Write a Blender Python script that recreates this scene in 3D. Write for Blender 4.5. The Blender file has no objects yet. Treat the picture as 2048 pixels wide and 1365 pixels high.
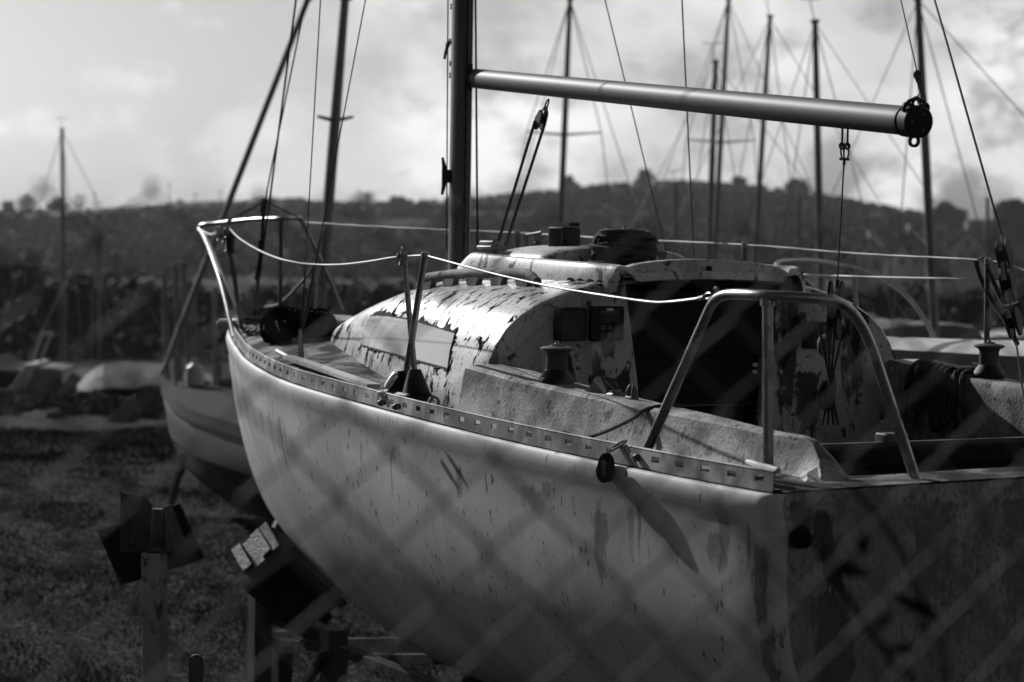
import bpy, bmesh, math, random
import numpy as np
from mathutils import Vector, Matrix
random.seed(7); np.random.seed(7)
R = math.radians
sc = bpy.context.scene
COL = sc.collection
# ------------------------------------------------------------------ camera frame
FPX = 4685.0; HOR = 438.0; EYE = 3.0
PIT = math.atan((682.5-HOR)/FPX)
def ray(px, py):
    x = (px-1024)/FPX; z = -(py-682.5)/FPX
    return Vector((x, math.cos(PIT)+z*math.sin(PIT), -math.sin(PIT)+z*math.cos(PIT)))
CAM = Vector((0, 0, EYE))
def at_d(px, py, d):                      # point seen at a pixel, d metres in front of the camera
    return CAM+ray(px, py)*d
def at_w(px, py, zw):                     # point on a level at height zw
    r = ray(px, py); return CAM+r*((zw-EYE)/r.z)
# ------------------------------------------------------------------ boat frame: t forward, b to port, z up from the stern deck
TH = R(29.233); HEEL = .0191
c_, s_ = math.cos(TH), math.sin(TH)
BF = Vector((-s_, c_, 0)); BL = Vector((-c_, -s_, 0))*math.cos(HEEL)+Vector((0, 0, math.sin(HEEL))); BU = BF.cross(BL)
BO = Vector((1.828, 7.022, EYE-.781))
BM = Matrix(((BF.x, BL.x, BU.x, BO.x), (BF.y, BL.y, BU.y, BO.y), (BF.z, BL.z, BU.z, BO.z), (0, 0, 0, 1)))
BMI = BM.inverted(); BR = BMI.to_3x3()
def on(ax, v, px, py):                    # boat coordinates of a pixel on the plane axis = v
    o = BMI@CAM; d = BR@ray(px, py); i = 'tbz'.index(ax)
    return o+d*((v-o[i])/d[i])
def to_boat(p): return BMI@p
def pix(v):
    P = BM@Vector(v)-CAM
    yc = math.cos(PIT)*P.y-math.sin(PIT)*P.z; zc = math.sin(PIT)*P.y+math.cos(PIT)*P.z
    return 1024+FPX*P.x/yc, 682.5-FPX*zc/yc
# ------------------------------------------------------------------ mesh builder
MW = {}
def frame_of(o): return MW[o.name]
class MB:
    def __init__(s): s.v = []; s.f = []
    def add(s, vs, fs):
        k = len(s.v); s.v += [Vector(x) for x in vs]; s.f += [tuple(k+i for i in f) for f in fs]
    def box(s, c, size, rot=None, tap=1.0):
        c = Vector(c); h = Vector(size)/2; vs = []
        for z in (-1, 1):
            k = tap if z > 0 else 1
            for x, y in ((-1, -1), (1, -1), (1, 1), (-1, 1)):
                q = Vector((x*h.x*k, y*h.y*k, z*h.z)); vs.append(c+(rot@q if rot else q))
        s.add(vs, [(3, 2, 1, 0), (4, 5, 6, 7), (0, 1, 5, 4), (1, 2, 6, 5), (2, 3, 7, 6), (3, 0, 4, 7)])
    def rbox(s, c, size, r=.01, rot=None):        # box with rounded plan corners and a small top chamfer, along local z
        c = Vector(c); hx, hy, hz = (q/2 for q in size); ring = []
        for k in range(4):
            cx, cy = ((1, 1), (-1, 1), (-1, -1), (1, -1))[k]
            for j in range(4):
                a = math.pi/2*k+math.pi/2*j/3
                ring.append((cx*(hx-r)+r*math.cos(a), cy*(hy-r)+r*math.sin(a)))
        n = len(ring); e = min(r*.5, hz*.6); vs = []
        for z, k in ((-hz, 0), (hz-e, 0), (hz, e)):
            for x, y in ring:
                q = Vector((x*(1-k/max(hx, 1e-6)), y*(1-k/max(hy, 1e-6)), z)); vs.append(c+(rot@q if rot else q))
        fs = [tuple(reversed(range(n))), tuple(range(2*n, 3*n))]
        for l in range(2):
            for i in range(n):
                j = (i+1) % n; fs.append((l*n+i, l*n+j, (l+1)*n+j, (l+1)*n+i))
        s.add(vs, fs)
    def tube(s, pts, r, n=8, closed=False, flat=None):
        pts = [Vector(p) for p in pts]; m = len(pts)
        if m < 2: return
        rr = r if isinstance(r, (list, tuple)) else [r]*m
        T = []
        for i in range(m):
            a = pts[i-1] if (i or closed) else pts[0]; b = pts[(i+1) % m] if (i < m-1 or closed) else pts[-1]
            d = b-a; T.append(d.normalized() if d.length > 1e-9 else Vector((0, 0, 1)))
        ref = Vector((0, 0, 1)) if abs(T[0].z) < .9 else Vector((1, 0, 0))
        u = T[0].cross(ref).normalized(); vs = []
        for i in range(m):
            u = (u-T[i]*u.dot(T[i])); u = u.normalized() if u.length > 1e-9 else T[i].orthogonal().normalized()
            w = T[i].cross(u)
            for k in range(n):
                a = 2*math.pi*k/n; vs.append(pts[i]+(u*math.cos(a)+w*math.sin(a)*(flat or 1))*rr[i])
        fs = []
        for i in range(m if closed else m-1):
            j = (i+1) % m
            for k in range(n): fs.append((i*n+k, i*n+(k+1) % n, j*n+(k+1) % n, j*n+k))
        if not closed: fs += [tuple(reversed(range(n))), tuple((m-1)*n+k for k in range(n))]
        s.add(vs, fs)
    def lathe(s, c, prof, n=20, axis=None, rot=None):
        c = Vector(c)
        if axis is not None: rot = Vector((0, 0, 1)).rotation_difference(Vector(axis).normalized()).to_matrix()
        vs = []
        for r, z in prof:
            for k in range(n):
                a = 2*math.pi*k/n; q = Vector((r*math.cos(a), r*math.sin(a), z)); vs.append(c+(rot@q if rot else q))
        m = len(prof); fs = []
        for i in range(m-1):
            for k in range(n): fs.append((i*n+k, i*n+(k+1) % n, (i+1)*n+(k+1) % n, (i+1)*n+k))
        fs += [tuple(reversed(range(n))), tuple((m-1)*n+k for k in range(n))]
        s.add(vs, fs)
    def grid(s, rows, flip=False, close=False):
        m, n = len(rows), len(rows[0]); vs = [p for r in rows for p in r]; fs = []
        for i in range(m-1):
            for k in range(n if close else n-1):
                q = (i*n+k, i*n+(k+1) % n, (i+1)*n+(k+1) % n, (i+1)*n+k); fs.append(q[::-1] if flip else q)
        s.add(vs, fs)
    def prism(s, poly, d):                        # polygon (list of Vector) pushed by the vector d
        n = len(poly); d = Vector(d); poly = [Vector(p) for p in poly]
        s.add(poly+[p+d for p in poly], [tuple(reversed(range(n))), tuple(range(n, 2*n))]+[(i, (i+1) % n, n+(i+1) % n, n+i) for i in range(n)])
    def torus(s, c, Rr, r, axis=(0, 0, 1), n=20, m=8, sx=1., sy=1.):
        rot = Vector((0, 0, 1)).rotation_difference(Vector(axis).normalized()).to_matrix(); c = Vector(c)
        s.tube([c+rot@Vector((Rr*sx*math.cos(2*math.pi*k/n), Rr*sy*math.sin(2*math.pi*k/n), 0)) for k in range(n)], r, m, closed=True)
    def build(s, name, mat, parent=None, boat=False, ang=35, bevel=0):
        vs = [BM@v for v in s.v] if boat else s.v
        if parent is not None:
            m = frame_of(parent); inv = m.inverted(); vs = [inv@v for v in vs]; loc = None
        else:
            xs = [v.x for v in vs]; ys = [v.y for v in vs]; zs = [v.z for v in vs]
            loc = Vector(((min(xs)+max(xs))/2, (min(ys)+max(ys))/2, min(zs))); vs = [v-loc for v in vs]
        me = bpy.data.meshes.new(name); me.from_pydata([tuple(v) for v in vs], [], s.f)
        bm = bmesh.new(); bm.from_mesh(me); bmesh.ops.remove_doubles(bm, verts=bm.verts, dist=1e-6)
        bmesh.ops.recalc_face_normals(bm, faces=bm.faces); bm.to_mesh(me); bm.free()
        me.polygons.foreach_set('use_smooth', [True]*len(me.polygons)); me.set_sharp_from_angle(angle=R(ang))
        me.materials.append(mat); o = bpy.data.objects.new(name, me); COL.objects.link(o)
        if parent is not None: o.parent = parent; MW[o.name] = m
        else: o.location = loc; MW[o.name] = Matrix.Translation(loc)
        if bevel:
            b = o.modifiers.new('bevel', 'BEVEL'); b.width = bevel; b.segments = 2; b.limit_method = 'ANGLE'; b.angle_limit = R(40)
        return o
def tag(o, label=None, cat=None, group=None, kind=None):
    for k, v in (('label', label), ('category', cat), ('group', group), ('kind', kind)):
        if v: o[k] = v
    return o
def thing(name, label, cat, m, group=None):
    o = bpy.data.objects.new(name, None); COL.objects.link(o); o.empty_display_size = .1
    if isinstance(m, Vector): m = Matrix.Translation(m)
    o.matrix_world = m; MW[o.name] = m.copy(); return tag(o, label, cat, group)
def cr(tab):                                     # smooth interpolation of a table
    xs = [p[0] for p in tab]; ys = [p[1] for p in tab]; n = len(xs)
    d = [(ys[i+1]-ys[i])/(xs[i+1]-xs[i]) for i in range(n-1)]
    m = [d[0]]+[0 if d[i-1]*d[i] <= 0 else 2*d[i-1]*d[i]/(d[i-1]+d[i]) for i in range(1, n-1)]+[d[-1]]
    def f(x):
        if x <= xs[0]: return ys[0]
        if x >= xs[-1]: return ys[-1]
        i = max(k for k in range(n-1) if xs[k] <= x); h = xs[i+1]-xs[i]; u = (x-xs[i])/h
        return (2*u**3-3*u*u+1)*ys[i]+(u**3-2*u*u+u)*h*m[i]+(-2*u**3+3*u*u)*ys[i+1]+(u**3-u*u)*h*m[i+1]
    return f
def spline(pts, k=6):
    pts = [Vector(p) for p in pts]; out = []
    for i in range(len(pts)-1):
        p0 = pts[max(i-1, 0)]; p1 = pts[i]; p2 = pts[i+1]; p3 = pts[min(i+2, len(pts)-1)]
        for j in range(k):
            u = j/k
            out.append(.5*((2*p1)+(p2-p0)*u+(2*p0-5*p1+4*p2-p3)*u*u+(3*p1-p0-3*p2+p3)*u**3))
    out.append(pts[-1]); return out
# ------------------------------------------------------------------ materials (a monochrome picture: every colour is a grey)
def mat(name, col, rough=.5, metal=0., layers=(), bump=None, zl=None, spec=.5, coat=0, rvar=0, streaks=()):
    m = bpy.data.materials.new(name); m.use_nodes = True; nt = m.node_tree; N = nt.nodes; L = nt.links
    b = N['Principled BSDF']; b.inputs['Roughness'].default_value = rough; b.inputs['Metallic'].default_value = metal
    b.inputs['Specular IOR Level'].default_value = spec; b.inputs['Coat Weight'].default_value = coat
    tc = N.new('ShaderNodeTexCoord'); cur = None
    def val(v):
        n = N.new('ShaderNodeValue'); n.outputs[0].default_value = v; return n.outputs[0]
    cur = val(col); dirt = None; lich = []
    for lay in layers:
        scale, sxyz, detail, lo, hi, c, amt, dist = lay[:8]
        mp = N.new('ShaderNodeMapping'); mp.inputs['Scale'].default_value = sxyz
        mp.inputs['Location'].default_value = (random.uniform(0, 9),)*3
        L.new(tc.outputs['Object'], mp.inputs[0])
        no = N.new('ShaderNodeTexNoise'); no.inputs['Scale'].default_value = scale; no.inputs['Detail'].default_value = detail
        no.inputs['Roughness'].default_value = lay[8] if len(lay) > 8 else .62; no.inputs['Distortion'].default_value = dist
        L.new(mp.outputs[0], no.inputs['Vector'])
        mr = N.new('ShaderNodeMapRange'); mr.interpolation_type = 'SMOOTHSTEP'
        mr.inputs[1].default_value = lo; mr.inputs[2].default_value = hi; mr.inputs[4].default_value = amt
        L.new(no.outputs['Fac'], mr.inputs[0])
        mx = N.new('ShaderNodeMix'); mx.data_type = 'FLOAT'
        L.new(mr.outputs[0], mx.inputs[0]); L.new(cur, mx.inputs[2]); mx.inputs[3].default_value = c
        cur = mx.outputs[0]; dirt = mr.outputs[0]
        if c <= .06 and amt >= .8: lich.append(mr.outputs[0])
    for z0, z1, c, wob in (zl or []):
        sp = N.new('ShaderNodeSeparateXYZ'); L.new(tc.outputs['Object'], sp.inputs[0])
        no = N.new('ShaderNodeTexNoise'); no.inputs['Scale'].default_value = 7; no.inputs['Detail'].default_value = 6
        L.new(tc.outputs['Object'], no.inputs['Vector'])
        ma = N.new('ShaderNodeMath'); ma.operation = 'MULTIPLY_ADD'; ma.inputs[1].default_value = wob
        L.new(no.outputs['Fac'], ma.inputs[0]); L.new(sp.outputs['Z'], ma.inputs[2])
        mr = N.new('ShaderNodeMapRange'); mr.interpolation_type = 'SMOOTHSTEP'
        mr.inputs[1].default_value = z0; mr.inputs[2].default_value = z1; mr.inputs[3].default_value = 1; mr.inputs[4].default_value = 0
        L.new(ma.outputs[0], mr.inputs[0])
        mx = N.new('ShaderNodeMix'); mx.data_type = 'FLOAT'; L.new(mr.outputs[0], mx.inputs[0]); L.new(cur, mx.inputs[2]); mx.inputs[3].default_value = c
        cur = mx.outputs[0]
    def mth(op, a, b_=None, c=None):
        n = N.new('ShaderNodeMath'); n.operation = op
        for i, v in enumerate((a, b_, c)):
            if v is None: continue
            if isinstance(v, (int, float)): n.inputs[i].default_value = v
            else: L.new(v, n.inputs[i])
        return n.outputs[0]
    def rng_(v, a, b_, c=0., d=1.):
        n = N.new('ShaderNodeMapRange'); n.interpolation_type = 'SMOOTHSTEP'; L.new(v, n.inputs[0])
        for i, q in enumerate((a, b_, c, d)): n.inputs[i+1].default_value = q
        return n.outputs[0]
    if streaks:
        sp = N.new('ShaderNodeSeparateXYZ'); L.new(tc.outputs['Object'], sp.inputs[0])
        no = N.new('ShaderNodeTexNoise'); no.inputs['Scale'].default_value = 34; no.inputs['Detail'].default_value = 7; no.inputs['Roughness'].default_value = .7
        mp = N.new('ShaderNodeMapping'); mp.inputs['Scale'].default_value = (1, 1, .4); L.new(tc.outputs['Object'], mp.inputs[0]); L.new(mp.outputs[0], no.inputs['Vector'])
    for ax, p0, z0, sl_, ln, wd, c, amt in streaks:      # run-off stain: starts at z0, runs down ln, half width wd
        dz = mth('SUBTRACT', z0, sp.outputs['Z']); u = mth('SUBTRACT', mth('SUBTRACT', sp.outputs[ax], p0), mth('MULTIPLY', dz, sl_))
        m_ = mth('MULTIPLY', rng_(mth('ABSOLUTE', u), wd*.15, wd, 1, 0), mth('MULTIPLY', rng_(dz, -.01, .03), rng_(dz, ln*.2, ln, 1, 0)))
        f_ = mth('MULTIPLY', rng_(mth('ADD', no.outputs['Fac'], mth('MULTIPLY', m_, .34)), .60, .74), amt)
        mx = N.new('ShaderNodeMix'); mx.data_type = 'FLOAT'; L.new(f_, mx.inputs[0]); L.new(cur, mx.inputs[2]); mx.inputs[3].default_value = c; cur = mx.outputs[0]
    cb = N.new('ShaderNodeCombineColor')
    for i in range(3): L.new(cur, cb.inputs[i])
    L.new(cb.outputs[0], b.inputs['Base Color'])
    if lich:
        k_ = lich[0]
        for q in lich[1:]: k_ = mth('MAXIMUM', k_, q)
        L.new(mth('MULTIPLY_ADD', k_, -1.0*spec, spec), b.inputs['Specular IOR Level']); dirt = k_
    if rvar and dirt is not None:
        mr = N.new('ShaderNodeMapRange'); mr.inputs[3].default_value = rough; mr.inputs[4].default_value = min(1, rough+rvar)
        L.new(dirt, mr.inputs[0]); L.new(mr.outputs[0], b.inputs['Roughness'])
    if bump:
        no = N.new('ShaderNodeTexNoise'); no.inputs['Scale'].default_value = bump[0]; no.inputs['Detail'].default_value = 5
        L.new(tc.outputs['Object'], no.inputs['Vector'])
        bp = N.new('ShaderNodeBump'); bp.inputs['Strength'].default_value = bump[1]; bp.inputs['Distance'].default_value = bump[2] if len(bump) > 2 else .01
        L.new(no.outputs['Fac'], bp.inputs['Height']); L.new(bp.outputs[0], b.inputs['Normal'])
    return m
# layer = (noise scale, xyz stretch, detail, from, to, grey, amount, distortion)
random.seed(21)
DRIP = [(0, random.uniform(.1, 5.2)-3, 2.22-random.uniform(.07, .12), 0., random.uniform(.10, .34), random.uniform(.012, .045), .06, random.uniform(.35, .7)) for _ in range(16)]
HULL = mat('hull_paint', .47, .62, spec=.2, layers=[
    (1.6, (1.2, 1.2, .5), 5, .42, .72, .26, .6, .2), (15, (1.4, 1.4, .14), 6, .55, .80, .2, .25, .3),
    (1.0, (1, 1, 1), 4, .42, .62, .25, .5, 0), (160, (1, 1, .9), 4, .58, .72, .09, .5, 0), (7, (1.2, 1.2, .7), 10, .60, .75, .14, .35, .3)],
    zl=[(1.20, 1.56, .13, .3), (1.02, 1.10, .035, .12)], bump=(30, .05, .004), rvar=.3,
    streaks=[(0, .93-3, 2.08, .0, .36, .075, .05, .6), (0, 1.95-3, 2.11, .0, .16, .05, .08, .5), (0, .28-3, 2.09, .0, .16, .08, .06, .5), (0, 1.4-3, 2.11, .0, .12, .14, .10, .5), (0, .06-3, 2.08, .0, .9, .05, .04, .7)]+DRIP)
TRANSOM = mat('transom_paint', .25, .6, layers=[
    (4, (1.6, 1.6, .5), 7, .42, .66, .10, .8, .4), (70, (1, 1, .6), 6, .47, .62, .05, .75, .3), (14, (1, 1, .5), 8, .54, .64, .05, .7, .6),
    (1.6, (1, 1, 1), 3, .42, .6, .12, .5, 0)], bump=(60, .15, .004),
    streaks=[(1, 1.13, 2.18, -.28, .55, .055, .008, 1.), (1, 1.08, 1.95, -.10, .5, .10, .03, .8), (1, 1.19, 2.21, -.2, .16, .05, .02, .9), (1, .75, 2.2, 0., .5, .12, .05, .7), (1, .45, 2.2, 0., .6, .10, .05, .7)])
CABIN = mat('weathered_gelcoat', .47, .32, layers=[
    (3, (1, 1, 1), 5, .42, .70, .32, .6, .2), (70, (1, 1, 1), 5, .55, .66, .10, .6, .2),
    (3.6, (1.3, .9, .9), 12, .562, .576, .012, 1., .45, .72), (10, (1.6, .8, .8), 11, .572, .588, .014, 1., .35, .70), (60, (1.3, .9, .9), 5, .60, .63, .03, .9, .2)], bump=(40, .12, .004), rvar=.5)
HOOD = mat('roof_gelcoat', .50, .42, layers=[
    (4, (1, 1, .4), 6, .42, .70, .26, .7, .4), (60, (1, 1, .5), 6, .53, .65, .08, .7, .2), (12, (.8, 1, .7), 9, .57, .62, .05, .85, .5)], bump=(40, .1, .004))
BULK = mat('bulkhead_gelcoat', .40, .55, layers=[
    (4, (1, 1.6, .5), 6, .45, .72, .17, .7, .4), (80, (1, 1, 1), 4, .56, .68, .08, .7, 0), (5.2, (1, 1.2, .55), 10, .565, .595, .022, .95, .6), (26, (1, 1, 1), 5, .615, .645, .03, .9, .4)], bump=(50, .1, .004),
    streaks=[(1, .40, 2.22+.13, .0, .30, .07, .015, 1.), (1, .43, 2.22+.33, .0, .12, .06, .02, 1.), (1, -.40, 2.22+.50, .02, .9, .07, .015, 1.), (1, -.50, 2.22+.2, .0, .5, .10, .015, 1.), (1, -.72, 2.22+.45, .0, .6, .10, .02, .9), (1, .40, 2.22+.58, .0, .14, .05, .01, 1.)])
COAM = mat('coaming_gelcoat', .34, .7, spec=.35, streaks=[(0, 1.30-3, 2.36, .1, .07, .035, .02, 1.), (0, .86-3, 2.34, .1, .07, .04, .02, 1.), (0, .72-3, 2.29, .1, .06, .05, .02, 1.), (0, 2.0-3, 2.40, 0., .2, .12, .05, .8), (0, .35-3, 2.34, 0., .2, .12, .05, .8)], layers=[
    (5, (1.2, 1, .9), 9, .42, .60, .065, .85, .4, .68), (150, (1, 1, .9), 6, .48, .62, .06, .7, .3), (22, (1, 1, .7), 9, .57, .63, .05, .8, .4, .7)], bump=(80, .3, .005))
DECK = mat('mossy_deck', .15, .85, layers=[
    (4, (1, 1, 1), 8, .40, .56, .035, .95, .8), (60, (1, 1, 1), 6, .45, .60, .03, .7, 0)], bump=(60, .6, .01))
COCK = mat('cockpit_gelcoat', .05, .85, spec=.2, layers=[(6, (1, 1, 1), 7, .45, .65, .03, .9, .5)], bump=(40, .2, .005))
BOARD = mat('washboard_wood', .010, .8, spec=.15, layers=[(4, (1, .6, 6), 5, .4, .7, .015, .8, .3)], bump=(30, .2, .004))
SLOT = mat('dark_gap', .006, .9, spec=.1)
ALU = mat('weathered_aluminium', .28, .38, .75, layers=[(20, (1, 1, .4), 6, .5, .72, .16, .7, .4), (70, (1, 1, 1), 5, .6, .7, .10, .6, 0)], rvar=.3)
RAILM = mat('toe_rail_aluminium', .30, .6, .1, spec=.35, layers=[(8, (1, 1, .5), 7, .38, .56, .07, .85, .5), (60, (1, 1, 1), 5, .58, .7, .08, .6, 0)], rvar=.3)
MASTM = mat('mast_anodising', .15, .36, .95, layers=[(12, (1, 1, .06), 5, .45, .7, .08, .7, .3), (60, (1, 1, 1), 5, .6, .7, .06, .6, 0)])
BOOMM = mat('boom_anodising', .068, .56, .0, spec=.15, layers=[(3, (1, 1, 1), 6, .5, .75, .10, .5, .3), (90, (1, 1, 1), 6, .66, .70, .42, .6, .6)], rvar=.2)
STEEL = mat('stainless_steel', .18, .34, 1., layers=[(30, (1, 1, 1), 5, .55, .7, .2, .7, 0)], rvar=.3)
PUSH = mat('pushpit_steel', .26, .27, 1., layers=[(30, (1, 1, 1), 6, .5, .7, .10, .7, .2)], rvar=.25)
DULL = mat('dull_steel', .075, .55, .5, layers=[(40, (1, 1, 1), 6, .5, .7, .05, .8, .2)], rvar=.2)
GALV = mat('galvanised_metal', .025, .85, 0., spec=.05, layers=[(20, (1, 1, 1), 6, .5, .7, .12, .7, 0)])
BLACK = mat('black_plastic', .010, .6, spec=.18, layers=[(30, (1, 1, 1), 5, .5, .7, .05, .5, 0)])
GREYP = mat('grey_plastic', .055, .55, spec=.3, layers=[(40, (1, 1, 1), 6, .5, .7, .05, .6, 0)])
SCREEN = mat('display_glass', .018, .35, spec=.3)
WHITEP = mat('white_plastic', .6, .4)
WIRE = mat('coated_wire', .42, .4, layers=[(60, (1, 1, 1), 4, .55, .7, .2, .6, 0)])
DWIRE = mat('rigging_wire', .03, .6, .2, spec=.3)
ROPEB = mat('black_rope', .026, .85, spec=.25, bump=(160, .6, .01))
ROPEG = mat('grey_rope', .16, .85, bump=(120, .7, .01))
NET = mat('tarred_net', .009, .95, spec=.1, bump=(80, .6, .02))
ACRYL = mat('window_acrylic', .30, .12, layers=[(3, (1, 1, 1), 5, .4, .8, .2, .5, .3), (120, (.2, 1, 1), 4, .62, .7, .45, .4, 0)], spec=.8)
GASK = mat('mossy_gasket', .03, .9, bump=(60, .8, .01))
TEAK = mat('weathered_teak', .10, .8, layers=[(10, (.5, 3, 3), 6, .45, .7, .06, .8, .3), (60, (1, 1, 1), 5, .55, .68, .03, .7, 0)], bump=(50, .5, .006))
TIMB = mat('rough_timber', .016, .95, spec=.03, layers=[(8, (3, 3, .6), 6, .4, .7, .02, .8, .5)], bump=(30, .4, .01))
ENDG = mat('sawn_end_grain', .62, .8, layers=[(30, (1, 1, 7), 4, .45, .62, .16, .85, .3), (5, (1, 1, 1), 5, .5, .7, .3, .6, 0)], bump=(60, .5, .01))
PAINTG = mat('flaking_grey_paint', .05, .7, spec=.2, layers=[(14, (1, 1, .6), 9, .55, .62, .04, .9, .8), (60, (1, 1, 1), 5, .6, .7, .04, .6, 0)])
SOOT = mat('soot', .006, .95, spec=.1)
# ------------------------------------------------------------------ the hull lines
LOA = 7.02
Bt = cr([(0, 1.27), (.4, 1.272), (1, 1.258), (1.45, 1.243), (2, 1.208), (2.75, 1.14), (3.2, 1.093), (3.7, 1.035), (4.1, .965), (4.55, .855), (5.13, .688), (5.6, .525), (6.08, .355), (6.5, .20), (6.8, .085), (7.02, .0)])
def zs(t): return .167*(max(t, 0)/7.0)**1.5
ZK = cr([(0, -.86), (.5, -.94), (1.2, -1.06), (2, -1.15), (3, -1.22), (3.8, -1.24), (4.3, -1.225), (5.03, -1.15), (5.6, -1.06), (6.0, -.95), (6.36, -.81), (6.57, -.66), (6.75, -.43), (6.905, -.116), (6.96, -.008), (7.02, .16)])
NN = cr([(0, 3.4), (1, 2.8), (2, 2.4), (3, 2.08), (4, 1.75), (5.0, 1.5), (5.5, 1.4), (6.5, 1.3), (7.02, 1.3)])
def zd(t, b):                                    # deck surface
    B = max(Bt(t), .02); cam = .025+.085*min(1, max(0, (t-2.2)/2.0))*min(1, B/.5)
    return zs(t)+.004+cam*(1-min(1, abs(b)/B)**2)
def section(t, inset=0., sx=1., n=22, roll=True):
    B = max(Bt(t)-inset, 0); z0 = zs(t); k = min(1, B/.12); pts = []
    if roll:
        for db, dz in ((0, 0), (.007, -.002), (.013, -.009), (.017, -.022), (.018, -.036), (.0155, -.052), (.009, -.078)):
            pts.append((B+db*k, z0+dz*(k if z0-.11*k > ZK(t) else .3)))
        top = z0-.11*k
    else: top = z0
    zk = min(ZK(t), top-.002); D = top-zk; e = 2/NN(t)
    for i in range(n+1):
        a = math.pi/2*i/n
        pts.append((B*math.cos(a)**e if i < n else 0., top-D*math.sin(a)**e))
    return pts
def loft_hull(roll=True, sx=1.):
    ts = [0, .01, .03, .06]+[.06+(6.2-.06)*i/44 for i in range(1, 45)]+[6.2+.82*(1-(1-i/20)**1.6) for i in range(1, 21)]
    rows = []
    for t in ts:
        r = .06; ins = r*(1-math.sqrt(max(0, 1-((r-t)/r)**2))) if t < r else 0
        p = section(t, ins*.8, sx, roll=roll)
        rows.append([(t, b, z) for b, z in p]+[(t, -b, z) for b, z in reversed(p[:-1])])
    return ts, rows
BASE = Vector((3.0, 0, -2.22))
root = thing('sailboat', 'large weathered pale yacht in the foreground with stained hull and bare boom', 'sailboat', BM@Matrix.Translation(BASE))
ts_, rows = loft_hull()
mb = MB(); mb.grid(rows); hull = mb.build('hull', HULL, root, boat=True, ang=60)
# transom: joins port and starboard points of the last section, bowed aft
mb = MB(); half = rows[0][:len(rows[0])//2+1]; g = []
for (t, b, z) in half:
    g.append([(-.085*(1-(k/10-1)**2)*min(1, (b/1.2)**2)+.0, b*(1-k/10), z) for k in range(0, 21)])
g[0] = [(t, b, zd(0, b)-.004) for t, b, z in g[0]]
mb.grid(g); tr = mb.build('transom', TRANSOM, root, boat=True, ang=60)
# keel
mb = MB(); rr = []
for z, t0, t1, w in ((-1.10, 2.2, 4.2, .16), (-1.5, 2.35, 4.0, .12), (-2.0, 2.5, 3.8, .10), (-2.18, 2.55, 3.75, .07)):
    rr.append([(t0+(t1-t0)*(.5-.5*math.cos(math.pi*k/8)), w*math.sin(math.pi*k/8)**.7, z) for k in range(9)]+[(t0+(t1-t0)*(.5-.5*math.cos(math.pi*k/8)), -w*math.sin(math.pi*k/8)**.7, z) for k in range(7, 0, -1)])
mb.grid(rr, close=True); mb.add([rr[-1][k] for k in range(16)], [tuple(range(16))]); mb.build('keel', TIMB, root, boat=True)
# deck: foredeck, side decks, aft deck
mb = MB()
def decks(t0, t1, n, f0, f1, m):
    g = []
    for i in range(n+1):
        t = t0+(t1-t0)*i/n; b0 = f0(t); b1 = f1(t)
        g.append([(t, b0+(b1-b0)*k/m, zd(t, b0+(b1-b0)*k/m)) for k in range(m+1)])
    mb.grid(g)
E_ = lambda t: max(Bt(t)-.001, .0)
decks(2.25, 7.0, 40, E_, lambda t: -E_(t), 16)
decks(.17, 2.25, 14, E_, lambda t: .9, 4); decks(.17, 2.25, 14, lambda t: -.9, lambda t: -E_(t), 4)
decks(-.0, .17, 2, lambda t: E_(t)-.03*(t < .01), lambda t: -E_(t)+.03*(t < .01), 16)
g = [[(-.083*(1-(k/16*2-1)**2)*(1-i), 1.24*(1-k/8), zd(0, 1.24*(1-k/8))+.002) for k in range(17)] for i in range(2)]
mb.grid(g)
deck = mb.build('deck', DECK, root, boat=True, ang=50)
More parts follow.
